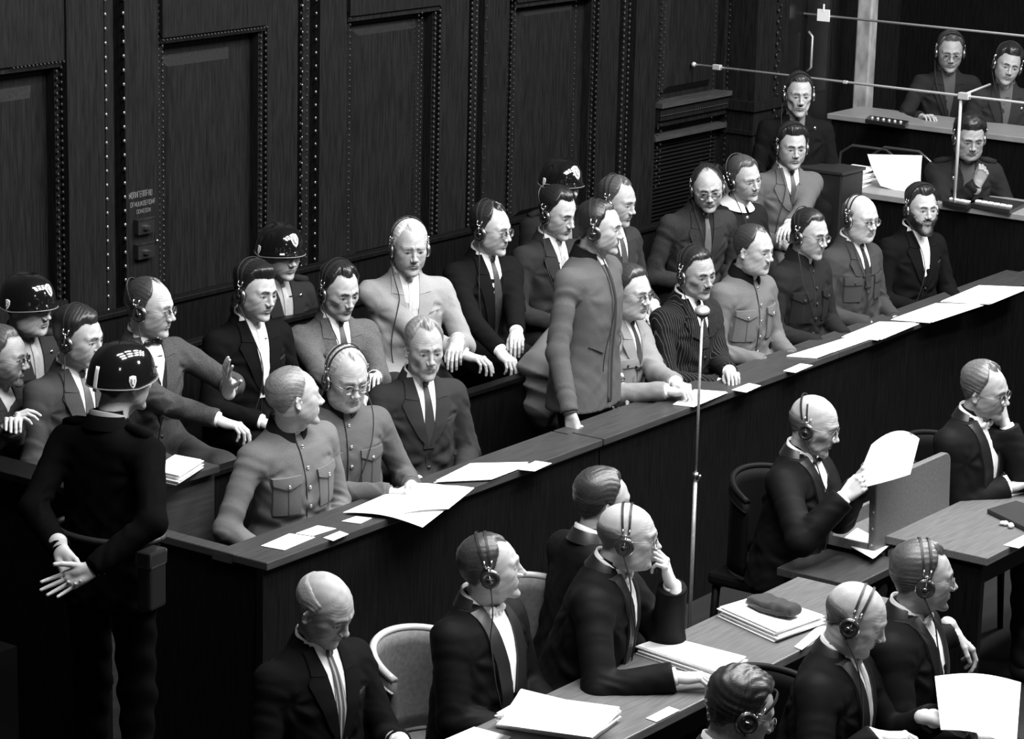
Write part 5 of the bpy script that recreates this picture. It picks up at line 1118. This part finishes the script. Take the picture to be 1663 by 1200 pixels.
# --- rear row, left to right
person('bespectacled man in a dark suit cut off by the left edge of the picture', AY(4, 578, 1.6), 60, 78, group='people seated in the rear row of the dock', floor=BZ, seed=1, tone=0.05, fab='tweed', face=dict(skin=0.5, age=0.7), hair=dict(tone=0.05, front=0.085), glasses=dict(tone=0.2), stache=dict(tone=0.12, w=0.02, t=0.002), shirt=0.5,
       lh=hd('relax', 22, 690, 1.35), rh=hd('relax', 5, 700, 1.40), beard=dict(t=0.004, tone=0.12))
person('dark haired man with headphones partly hidden behind the guard seen from behind', AY(128, 549, BY), 45, 66, group='people seated in the rear row of the dock', floor=BZ, seed=2, lean=3, tone=0.075, face=dict(skin=0.52, age=0.3, w=1.02, lips=1.1, brows=0.08), hair=dict(tone=0.016, front=0.070, top=0.022, comb='side', part=-1), phones=dict(), tie=0.06)
person('balding man with thin glasses and tweed suit turned right beside raised papers', AY(243, 499, BY), 44, 72, group='people seated in the rear row of the dock', floor=BZ, seed=3, lean=2, tone=0.075, fab='tweed', face=dict(skin=0.54, age=0.8, w=1.0, nose=1.2, jaw=0.95, long=1.04), hair=dict(tone=0.03, front=0.100, recede=0.012, top=0.006, edge=0.02), phones=dict(tilt=30, dy=-0.15), glasses=dict(tone=0.05, metal=0.1), tie='bow', vest=0.03,
       lh=hd('flat', 370, 628, 1.0, fwd=(0.25, 0.2, 1.0), palm=(-1, 0.2, 0), bare=0.11), rh=hd('relax', 368, 688, 0.95, palm=DN), lpole=(-0.9, -0.2, -0.5), shirt=0.7)
person('black haired man in a black suit and open white collar, headphones on, looking right', AY(415, 474, BY), 42, 48, group='people seated in the rear row of the dock', floor=BZ, seed=4, tone=0.012, face=dict(skin=0.52, age=0.15, brows=0.03, jaw=0.95), hair=dict(tone=0.010, front=0.070, top=0.026, quiff=0.010), phones=dict(tilt=14), tie=0.6, roll=-4)
person('dark haired man in tweed jacket looking down, wristwatch showing', AY(551, 472, BY), 30, 36, group='people seated in the rear row of the dock', floor=BZ, seed=5, pitch=14, tone=0.11, fab='tweed', face=dict(skin=0.53, age=0.4, brows=0.03, long=1.03, hollow=0.5, jaw=0.93), hair=dict(tone=0.012, front=0.082, top=0.020, comb='back', recede=0.008), phones=dict(tilt=12), tie=0.03, lh=hd('relax', 608, 612, 1.02, watch=True), rh=hd('relax', 575, 640, 1.0))
person('white haired man in a light grey suit with his arms folded in his lap', AY(665, 402, BY), 20, 17, group='people seated in the rear row of the dock', floor=BZ, seed=6, tone=0.28, sc=1.04, face=dict(skin=0.50, age=1.0, long=1.04, brows=0.35, jaw=1.02, nose=1.1), hair=dict(tone=0.55, front=0.085, top=0.014, recede=0.01), phones=dict(tilt=10, dy=-0.05), tie=0.45, vb=-0.20,
       lh=hd('relax', 742, 556, 1.05, fwd=(0.3, 0.7, -0.6)), rh=hd('relax', 768, 583, 1.0, fwd=(-0.5, 0.8, 0)), legt=0.045, cordside=1)
person('man in dark suit, long dark tie and dark-rimmed glasses, rear row', AY(797, 372, BY), 38, 58, group='people seated in the rear row of the dock', floor=BZ, seed=7, tone=0.014, face=dict(skin=0.56, age=0.4, long=1.03, nose=1.15), hair=dict(tone=0.015, front=0.094, recede=0.012, top=0.018), phones=dict(tilt=16), glasses=dict(tone=0.03, metal=0.0, t=0.0014, sq=2.6), tie=0.03, vb=-0.42, lh=hd('relax', 840, 556, 1.0), rh=hd('relax', 825, 590, 0.98), cordside=1)
person('dark haired man looking down, directly left of the standing one', AY(906, 346, BY), 40, 46, group='people seated in the rear row of the dock', floor=BZ, seed=8, pitch=14, tone=0.04, face=dict(skin=0.55, age=0.3, brows=0.03, jaw=0.93, long=1.04, nose=1.1), hair=dict(tone=0.010, front=0.080, top=0.020, part=-0.3, recede=0.006), phones=dict(tilt=34, dy=-0.2), tie=0.3)
person('fair haired man with headphones mostly hidden behind the standing man', AY(1002, 327, BY), 45, 56, group='people seated in the rear row of the dock', floor=BZ, seed=9, pitch=10, tone=0.045, face=dict(skin=0.50, age=0.5, long=1.03), hair=dict(tone=0.06, front=0.090, top=0.014, recede=0.01), phones=dict(tilt=18), tie=0.05)
person('balding man in round spectacles and dark suit leaning forward between bench and woman', AY(1149, 305, BY), 28, 4, group='people seated in the rear row of the dock', floor=BZ, seed=10, lean=14, pitch=14, roll=6, tone=0.042, fab='tweed', sc=1.05, face=dict(skin=0.52, age=0.8, brows=0.05, w=1.04), hair=dict(tone=0.025, front=0.100, recede=0.008, top=0.004), phones=dict(tilt=10), glasses=dict(tone=0.08, r=0.022, t=0.0016, metal=0.2), shirt=0.09, tie=0.10, shirtmat=wool(0.03))
person('woman in a dark dress with a round white collar and headphones', AY(1209, 290, BY), 36, 34, group='people seated in the rear row of the dock', floor=BZ, seed=11, roll=10, pitch=6, body='woman', sc=0.95, dress='woman', tone=0.022, face=dict(skin=0.52, age=0.3, w=0.98, jaw=0.95, brows=0.2, chin=0.9), hair=dict(tone=0.05, front=0.080, top=0.016, side=0.014, comb='side', part=-1, bun=0.02, nape=-0.06), phones=dict(tilt=24, dy=-0.1))
person('tall dark haired man in grey suit with waistcoat, right of the woman', AY(1286, 238, BY+0.05), 18, 10, group='people seated in the rear row of the dock', floor=BZ+0.02, seed=12, tone=0.12, vest=0.035, face=dict(skin=0.48, age=0.3, brows=0.03, jaw=1.08, chin=1.1, w=0.99), hair=dict(tone=0.014, front=0.076, top=0.026, quiff=0.008), phones=dict(tilt=-6), tie=0.02, vb=-0.22, lh=hd('relax', 1262, 400, 1.15))
person('officer with a small dark moustache and headphones seated at the back under the metal rod', CAM+ray(1297, 153)*16.35, 2, 4, group='people seated in the rear row of the dock', floor=0.50, seed=13, tone=0.014, dress='guard', shirt=0.12, face=dict(skin=0.50, age=0.3, long=1.06, w=0.96, hollow=0.5), hair=dict(tone=0.02, front=0.080, top=0.012), phones=dict(tilt=-4), stache=dict(tone=0.02, w=0.011), tie=0.03, extra=dict(pins=[(0.10, -0.06), (-0.10, -0.06)]))
# --- front row
person('officer in grey tunic without headphones turned away, leftmost in the front row', AY(478, 646, 0.36), 42, 112, group='people in the front row of the dock', floor=FZ, seed=14, lean=6, side=6, pitch=-3, roll=-6, dress='uniform', tone=0.150, sc=1.04, face=dict(skin=0.50, age=0.9, nose=1.25, jaw=0.95), hair=dict(tone=0.05, grey=0.4, front=0.092, recede=0.012, top=0.010, side=0.004, nape=-0.035, burn=0.01),
       rh=dict(kind='relax', off=(0.20, 0.20, -0.02)), lh=dict(kind='relax', off=(-0.10, 0.24, 0.02)), rpole=(0.9, -0.5, 0.0), extra=dict(collar=0.02))
person('officer in buttoned tunic with thick round spectacles and pale hair looking down at papers', AY(562, 613, 0.47), 30, 30, group='people in the front row of the dock', floor=FZ, seed=15, lean=8, pitch=16, dress='uniform', tone=0.115, sc=1.05, body='stout', face=dict(skin=0.52, age=0.9, w=1.03, fat=0.4, jaw=1.04, long=1.05, brows=0.2), hair=dict(tone=0.34, front=0.090, recede=0.015, top=0.008, side=0.005), phones=dict(tilt=12), glasses=dict(tone=0.03, metal=0.0, t=0.0022, r=0.021), extra=dict(collar=0.03),
       rh=hd('relax', 636, 800, 0.20), lh=hd('relax', 668, 788, 0.22), cordside=-1)
person('grey haired man in a dark suit and tie without headphones looking at the viewer', AY(689, 566, 0.5), 26, 20, group='people in the front row of the dock', floor=FZ, seed=16, tone=0.045, sc=0.98, face=dict(skin=0.46, age=1.0, hollow=0.8, long=1.05, brows=0.15, w=0.97), hair=dict(tone=0.10, grey=0.5, front=0.088, top=0.015, recede=0.012, side=0.005), tie=0.02, vb=-0.26)
person('standing man in a zipped woollen jacket with dark collar and headphones', AY(973, 370, 0.42), 60, 76, stand=True, group='people in the front row of the dock', floor=FZ, seed=17, lean=1, pitch=3, dress='jacket', tone=0.105, sc=1.14, face=dict(skin=0.53, age=0.25, brows=0.06, nose=1.1, chin=1.1, jaw=1.02), hair=dict(tone=0.014, front=0.080, top=0.012, side=0.005, recede=0.004), phones=dict(tilt=12), legt=0.02, extra=dict(collar=0.018, folds=0.35),
       rh=hd('fist', 926, 680, 0.30, fwd=(0.05, 0.15, -1), palm=(-1, 0.1, 0)), lh=dict(kind='relax', off=(-0.22, 0.06, -0.14), fwd=(0, 0.2, -1), palm=(1, 0, 0)), rpole=(0.25, -1, 0), lpole=(-0.3, -1, 0), cordside=1)
person('man in a pale uniform jacket with clasped hands, half hidden behind the standing man', AY(1024, 474, 0.55), 58, 50, group='people in the front row of the dock', floor=FZ, seed=18, lean=6, dress='suit', tone=0.22, face=dict(skin=0.56, age=0.5, w=1.03, fat=0.3), hair=dict(tone=0.03, front=0.082, top=0.018), glasses=dict(tone=0.2), tie=0.04, vb=-0.2, extra=dict(pockets=True),
       lh=hd('grip', 1098, 622, 0.22, fwd=(0.4, 0.9, 0)), rh=hd('grip', 1086, 634, 0.20, fwd=(-0.2, 1, 0)))
person('man in a dark pinstripe suit with a moustache and headphones behind the microphone', AY(1131, 443, 0.5), 46, 34, group='people in the front row of the dock', floor=FZ, seed=19, roll=4, pitch=8, fab='pinstripe', tone=0.016, sc=1.03, face=dict(skin=0.42, age=1.0, hollow=0.5, brows=0.03, nose=1.1), hair=dict(tone=0.012, front=0.078, top=0.014), phones=dict(tilt=14), stache=dict(tone=0.03, w=0.024), tie=0.02, vb=-0.16,
       lh=hd('relax', 1185, 604, 0.22), rh=hd('relax', 1170, 625, 0.25))
person('grey tunic officer with dark collar and no headphones, right of the microphone', AY(1224, 405, 0.5), 46, 52, group='people in the front row of the dock', floor=FZ, seed=20, dress='uniform', tone=0.145, face=dict(skin=0.53, age=0.4, jaw=1.05, w=1.02, brows=0.12, fat=0.2), hair=dict(tone=0.03, front=0.088, top=0.009, side=0.004, recede=0.008), extra=dict(collar=0.015))
person('young man in a dark buttoned jacket with wire spectacles and headphones', AY(1315, 380, 0.5), 46, 44, group='people in the front row of the dock', floor=FZ, seed=21, pitch=8, dress='uniform', tone=0.026, face=dict(skin=0.50, age=0.3, long=1.03, w=0.96, brows=0.06), hair=dict(tone=0.014, front=0.080, top=0.012), phones=dict(tilt=22, dy=-0.08), glasses=dict(tone=0.3), extra=dict(collar=0.02, shiny=False))
person('bald man in rimless glasses, grey service jacket and dark tie, headphones on', AY(1397, 354, 0.5), 44, 38, group='people in the front row of the dock', floor=FZ, seed=22, dress='guard', tone=0.062, body='stout', face=dict(skin=0.56, age=0.5, w=1.03, fat=0.3, brows=0.3), hair=dict(tone=0.05, bald=0.055, front=0.09, recede=0.02, top=0.004), phones=dict(tilt=16), glasses=dict(tone=0.3), tie=0.02, vb=-0.14, extra=dict(pockets=True))
person('man with full dark beard in black suit and white shirt, rightmost in dock', AY(1496, 338, 0.5), 34, 18, group='people in the front row of the dock', floor=FZ, seed=23, pitch=2, tone=0.012, face=dict(skin=0.52, age=0.5, brows=0.03, nose=1.1), hair=dict(tone=0.014, front=0.076, top=0.024, quiff=0.006, recede=0.006), phones=dict(tilt=-4), beard=dict(t=0.011, tone=0.014, chin=0.020), vb=-0.28, lh=dict(kind='relax', off=(-0.12, 0.30, 0.12)))
# --- guards
GH = dict(helmet=dict(shields=[(0.0, 0.62, 1.5), (1.75, 0.18, 0.75), (-1.75, 0.18, 0.75)]))
person('helmeted guard at the left edge below the wood pilaster', AY(46, 497, 1.9), 48, 62, group='helmeted guards', floor=BZ, seed=24, dress='guard', tone=0.035, shirt=0.25, tie=0.22, face=dict(skin=0.46, age=0.1, fat=0.4, w=1.03), hair=dict(tone=0.02), helmet=dict(shields=[(0.0, 0.62, 1.4), (1.75, 0.16, 0.8)]), extra=dict(pins=[(0.085, -0.07), (-0.085, -0.07), (-0.1, -0.13)], epaulettes=True))
person('helmeted guard behind the black haired man, his eyes shaded by the rim', AY(456, 411, 1.9), 40, 40, group='helmeted guards', floor=BZ, seed=25, dress='guard', tone=0.028, shirt=0.25, tie=0.25, face=dict(skin=0.46, age=0.1), hair=dict(tone=0.02), helmet=dict(shields=[(0.0, 0.60, 1.6), (1.75, 0.16, 0.8)], bars=[(0.62, 0.10, 0.012, 0.003)]), extra=dict(pins=[(0.085, -0.07), (-0.085, -0.07)], epaulettes=True))
person('helmeted guard farthest right, behind the man with the centre parting', AY(912, 300, 1.9), 45, 44, group='helmeted guards', floor=BZ, seed=26, dress='guard', tone=0.022, shirt=0.2, tie=0.2, face=dict(skin=0.46, age=0.1), hair=dict(tone=0.02), helmet=dict(shields=[(0.0, 0.62, 1.9), (1.75, 0.16, 0.8)]), extra=dict(epaulettes=True))
g1 = person('standing guard seen from behind in a glossy helmet, hands clasped behind his back', CAM+ray(200, 618)*9.9, 152, 132, stand=True, group='helmeted guards', floor=0.0, seed=27, lean=0, hf=0.05, pitch=2, dress='guard', tone=0.004, sc=1.06, shirt=0.2, face=dict(skin=0.46, age=0.1), hair=dict(tone=0.02, side=0.003, nape=-0.04), helmet=dict(shields=[(0.0, 0.62, 1.4), (1.75, 0.16, 0.8)], bars=[(2.92, 0.22, 0.010, 0.034)]),
       rh=dict(kind='flat', pos=CAM+ray(147, 925)*9.55, world=True, fwd=-CR*0.95-CU*0.35, palm=-CF), lh=dict(kind='relax', pos=CAM+ray(100, 896)*9.62, world=True, fwd=CR*0.35-CU*0.9, palm=-CF), extra=dict(epaulettes=True), rpole=(1, -0.1, -0.2), lpole=(-1, -0.1, -0.2))
T1 = g1['T']; Rg = g1['Rw']; E1 = g1['E']
def to1(w): return Rg.T @ (np.asarray(w)-E1)
hb_ = to1(CAM+ray(246, 925)*9.75); g = Geo(); hexa(g, [hb_+[a*0.03, b*0.05, c_*0.10-0.04] for c_ in (-1, 1) for a, b in ((-1, -1), (1, -1), (1, 1), (-1, 1))]); hs = build('holster', g, mat('holster_leather', 0.008, 0.45, spec=0.3), T1, smooth=False, bev=0.012)
g = Geo(); hexa(g, [hb_+[a*0.034, b*0.054, c_*0.03+0.045] for c_ in (-1, 1) for a, b in ((-1, -1), (1, -1), (1, 1), (-1, 1))]); build('flap', g, mat('polished_leather', 0.02, 0.18, coat=0.8), hs, smooth=False, bev=0.010)
g = Geo(); z_ = g1['zp']+0.10; a = np.arange(33)*2*pi/32; tube(g, np.stack([0.215*np.cos(a), 0.140*np.sin(a), np.full(33, z_)], 1), 0.012, 8, False); build('belt', g, M_LEATHER, T1)
g = Geo(); p_ = to1(CAM+ray(141, 925)*9.56); q_ = to1(CAM+ray(160, 924)*9.6); dd = unit(q_-p_); tube(g, [p_, p_+dd*0.006], 0.0285, 20, True); build('bracelet', g, M_CHROME, T1)
# --- interpreters
person('interpreter in thin glasses and headphones at the farther desk, arms on the desk', CAM+ray(1543, 84)*18.1, 4, -2, group='interpreters in the booth', floor=0.5, knee=0.22, seed=28, pitch=12, dress='guard', tone=0.030, shirt=0.06, face=dict(skin=0.44, age=0.3, w=1.0), hair=dict(tone=0.05, front=0.082, top=0.020, comb='side'), phones=dict(tilt=-8), glasses=dict(tone=0.2), extra=dict(pins=[(-0.10, -0.13)]), headscale=1.03, rh=dict(kind='relax', off=(0.22, 0.36, 0.24)), lh=dict(kind='relax', off=(-0.2, 0.36, 0.24)))
person('young dark haired interpreter at the top right corner of the picture', CAM+ray(1636, 106)*17.75, 0, 2, group='interpreters in the booth', floor=0.5, knee=0.22, seed=29, roll=-12, pitch=6, dress='guard', tone=0.04, shirt=0.08, face=dict(skin=0.46, age=0.1, brows=0.04), hair=dict(tone=0.016, front=0.076, top=0.028, curl=0.004, comb='side'), phones=dict(tilt=10), extra=dict(pins=[(-0.10, -0.13)]))
i3 = person('interpreter with a fist at his mouth behind the metal post on the nearer desk', CAM+ray(1574, 224)*16.3, 6, 8, group='interpreters in the booth', floor=0.5, knee=0.22, seed=30, pitch=14, lean=10, dress='guard', tone=0.028, shirt=0.05, sc=1.05, face=dict(skin=0.38, age=0.2, w=1.08, fat=0.4, jaw=1.05, lips=1.3, brows=0.03), hair=dict(tone=0.014, front=0.070, top=0.028, comb='side', curl=0.003), phones=dict(tilt=8), extra=dict(pins=[(0.09, -0.09)], epaulettes=True), rh=dict(kind='fist', pos=CAM+ray(1588, 298)*16.08, fwd=(-0.2, -0.1, 1), palm=(-0.1, -1, 0.1), tone=0.8), lh=dict(kind='relax', off=(-0.2, 0.34, 0.2)))
g = Geo(); pp = xf(i3['Mt'], (-0.232, 0.01, -0.13)); hexa(g, [pp+np.array([a*0.006, b*0.028, c_*0.032]) for c_ in (-1, 1) for a, b in ((-1, -1), (1, -1), (1, 1), (-1, 1))]); build('shoulder_patch', g, M_WHITE, i3['T'], smooth=False, bev=0.004)
# --- lawyers below the dock
def L(u, v, z): return AZp(u, v, z)
person('lawyer turning his pale head, in dark suit with striped tie at bottom left', L(527, 988, 1.20), 46, 58, group='lawyers seated below the dock', floor=0.0, seed=31, lean=2, pitch=26, roll=4, dress='suit', tone=0.012, sc=1.08, shirt=0.9, face=dict(skin=0.46, age=0.8, w=1.05), hair=dict(tone=0.30, bald=0.075, front=0.10, recede=0.02, top=0.004), tie=mat('striped_tie', 0.05, 0.5, stripe=(0.018, 0.4, 0.3)), vb=-0.30, lh=dict(kind='relax', pos=L(650, 1205, 0.80), fwd=(0.2, 1, -0.1)), legs=True)
person('young lawyer in a robe seen in profile with headphones and white neckband', L(797, 922, 1.20), 56, 92, group='lawyers seated below the dock', floor=0.0, seed=32, lean=0, pitch=-6, roll=0, dress='robe', tone=0.014, face=dict(skin=0.54, age=0.1, nose=1.25, chin=0.9, jaw=0.95, w=0.97, brows=0.2), hair=dict(tone=0.035, front=0.084, top=0.010, side=0.006, recede=0.006, nape=-0.05), phones=dict(tilt=10), cordside=1)
person('dark haired robed lawyer mostly hidden behind the bald man with the ringed hand', L(980, 815, 1.20), 120, 108, group='lawyers seated below the dock', floor=0.0, seed=33, lean=4, pitch=4, dress='robe', tone=0.014, face=dict(skin=0.52, age=0.4), hair=dict(tone=0.035, front=0.084, top=0.020, side=0.009, rough=2))
p4 = person('bald lawyer in a robe with spectacles resting his chin on his ringed hand', L(1020, 870, 1.22), 76, 84, group='lawyers seated below the dock', floor=0.0, seed=34, lean=14, pitch=4, roll=2, dress='robe', tone=0.012, sc=1.10, face=dict(skin=0.58, age=0.8, nose=1.4, w=1.02, fat=0.3, brows=0.3), hair=dict(tone=0.07, bald=0.030, front=0.10, recede=0.02, top=0.004), phones=dict(tilt=6), glasses=dict(tone=0.15, metal=0.2, t=0.0013), cordside=1,
       lh=dict(kind='chin', pos=L(1092, 948, 1.04), world=True, fwd=-CR*0.45+CU*0.9+CF*0.05, palm=-CR*0.8+CF*0.2), rh=dict(kind='relax', pos=L(1100, 1098, 0.815), world=True, fwd=CR*1.0-CU*0.12, palm=(0, 0, -1)), lpole=(-0.2, 0.3, -1))
g = Geo(); rp = p4['Rw'].T @ (L(1063, 928, 1.10)-p4['E']); tube(g, [rp, rp+np.array([0.003, 0, 0.001])], 0.0098, 14, False); build('ring', g, M_CHROME, p4['T'])
p5 = person('old bald lawyer in spectacles and robe holding up a large white sheet', L(1322, 690, 1.20), 62, 68, group='lawyers seated below the dock', floor=0.0, seed=35, lean=4, pitch=14, dress='robe', tone=0.014, sc=1.02, face=dict(skin=0.55, age=1.0, hollow=1.0, long=1.05, w=0.97, nose=1.2, brows=0.3), hair=dict(tone=0.10, bald=0.02, front=0.10, recede=0.02, top=0.003, side=0.004), phones=dict(tilt=20, dy=-0.15), glasses=dict(tone=0.3), tie='bow', shirt=0.85,
       lh=dict(kind='pinch', pos=L(1392, 788, 1.0), world=True, fwd=CR*0.6+CU*0.6, palm=CF*0.9-CR*0.1), rh=dict(kind='pinch', pos=L(1372, 806, 0.98), world=True, fwd=CR*0.75+CU*0.5, palm=CF*0.8+CR*0.2))
def big():
    A = [CAM+ray(u, v)*d for u, v, d in ((1385, 795, 11.35), (1478, 770, 11.35), (1493, 712, 11.45), (1415, 722, 11.4))]
    return A
A_ = big(); curled('held_sheet', [A_[0], A_[1], A_[2], A_[3]], 12, 12, lambda u, v: tuple(-CF*0.05*(1-(2*u-1)**2)+CU*0.045*(1-(2*u-1)**2)*v), 0.0016, M_PAPER, 'large bent white sheet held up by the old bald man', 'paper')
person('fair haired lawyer in glasses resting chin on hand at right edge', L(1600, 634, 1.22), 52, 56, group='lawyers seated below the dock', floor=0.0, seed=36, lean=6, pitch=8, roll=8, dress='robe', tone=0.022, sc=1.02, face=dict(skin=0.52, age=0.4, w=0.98, long=1.03, nose=1.1), hair=dict(tone=0.11, front=0.092, top=0.016, recede=0.016, side=0.006, rough=2), glasses=dict(tone=0.12, metal=0.2, t=0.0012),
       lh=dict(kind='fist', pos=L(1634, 690, 1.06), world=True, fwd=CU*0.95-CR*0.15, palm=-CR*0.6+CF*0.4), rh=dict(kind='relax', pos=L(1640, 790, 0.80), palm=DN), lpole=(-0.3, 0.2, -1))
person('robed lawyer in rimless spectacles in profile, one hand hanging, at lower right', L(1500, 938, 1.20), 66, 90, group='lawyers seated below the dock', floor=0.0, seed=37, lean=2, pitch=2, dress='robe', tone=0.020, face=dict(skin=0.53, age=0.3, nose=1.2, w=0.98, lips=1.2), hair=dict(tone=0.06, front=0.080, top=0.020, side=0.010, comb='back', rough=2, recede=0.006), phones=dict(tilt=4), glasses=dict(tone=0.35), cordside=1, lh=dict(kind='relax', pos=L(1552, 1026, 0.86), world=True, fwd=CR*0.25-CU*0.95, palm=-CR*1.0), lpole=(-0.2, -0.6, -0.8), rh=dict(kind='relax', off=(0.12, 0.3, 0.14)))
p8 = person('bald lawyer with a grey moustache and headphones looking down at a white sheet', L(1390, 1003, 1.16), 68, 76, group='lawyers seated below the dock', floor=0.0, seed=38, lean=8, pitch=22, roll=0, dress='robe', tone=0.014, sc=1.10, face=dict(skin=0.56, age=0.9, w=1.05, fat=0.5, nose=1.25, brows=0.3), hair=dict(tone=0.07, bald=0.018, front=0.10, recede=0.02, top=0.004), phones=dict(tilt=2), stache=dict(tone=0.22, w=0.022), cordside=1, tie=0.5,
       lh=dict(kind='relax', pos=L(1518, 1166, 0.86), world=True, fwd=CR*0.9-CU*0.2, palm=DN), rh=dict(kind='relax', pos=L(1430, 1195, 0.84), world=True, fwd=CR*0.8-CU*0.3, palm=DN), lpole=(-0.5, -0.1, -1))
curled('held_sheet', [L(1528, 1185, 0.88), L(1650, 1215, 0.88), L(1658, 1108, 0.96), L(1518, 1098, 0.96)], 12, 10, lambda u, v: (0, 0, 0.02*sin(pi*u)), 0.0016, M_PAPER, 'white sheet held at the lower right corner by the moustached man', 'paper')
person('man with wavy dark hair and headphones bowing at the bottom of the picture', L(1203, 1155, 1.18), 100, 104, group='lawyers seated below the dock', floor=0.0, seed=39, lean=10, pitch=20, roll=-4, dress='suit', tone=0.05, face=dict(skin=0.5, age=0.2, nose=1.1), hair=dict(tone=0.02, front=0.074, top=0.026, side=0.012, comb='diag', rough=3, curl=0.003, freq=330), phones=dict(tilt=-30, dy=0.1), glasses=dict(tone=0.2), tie=0.05)
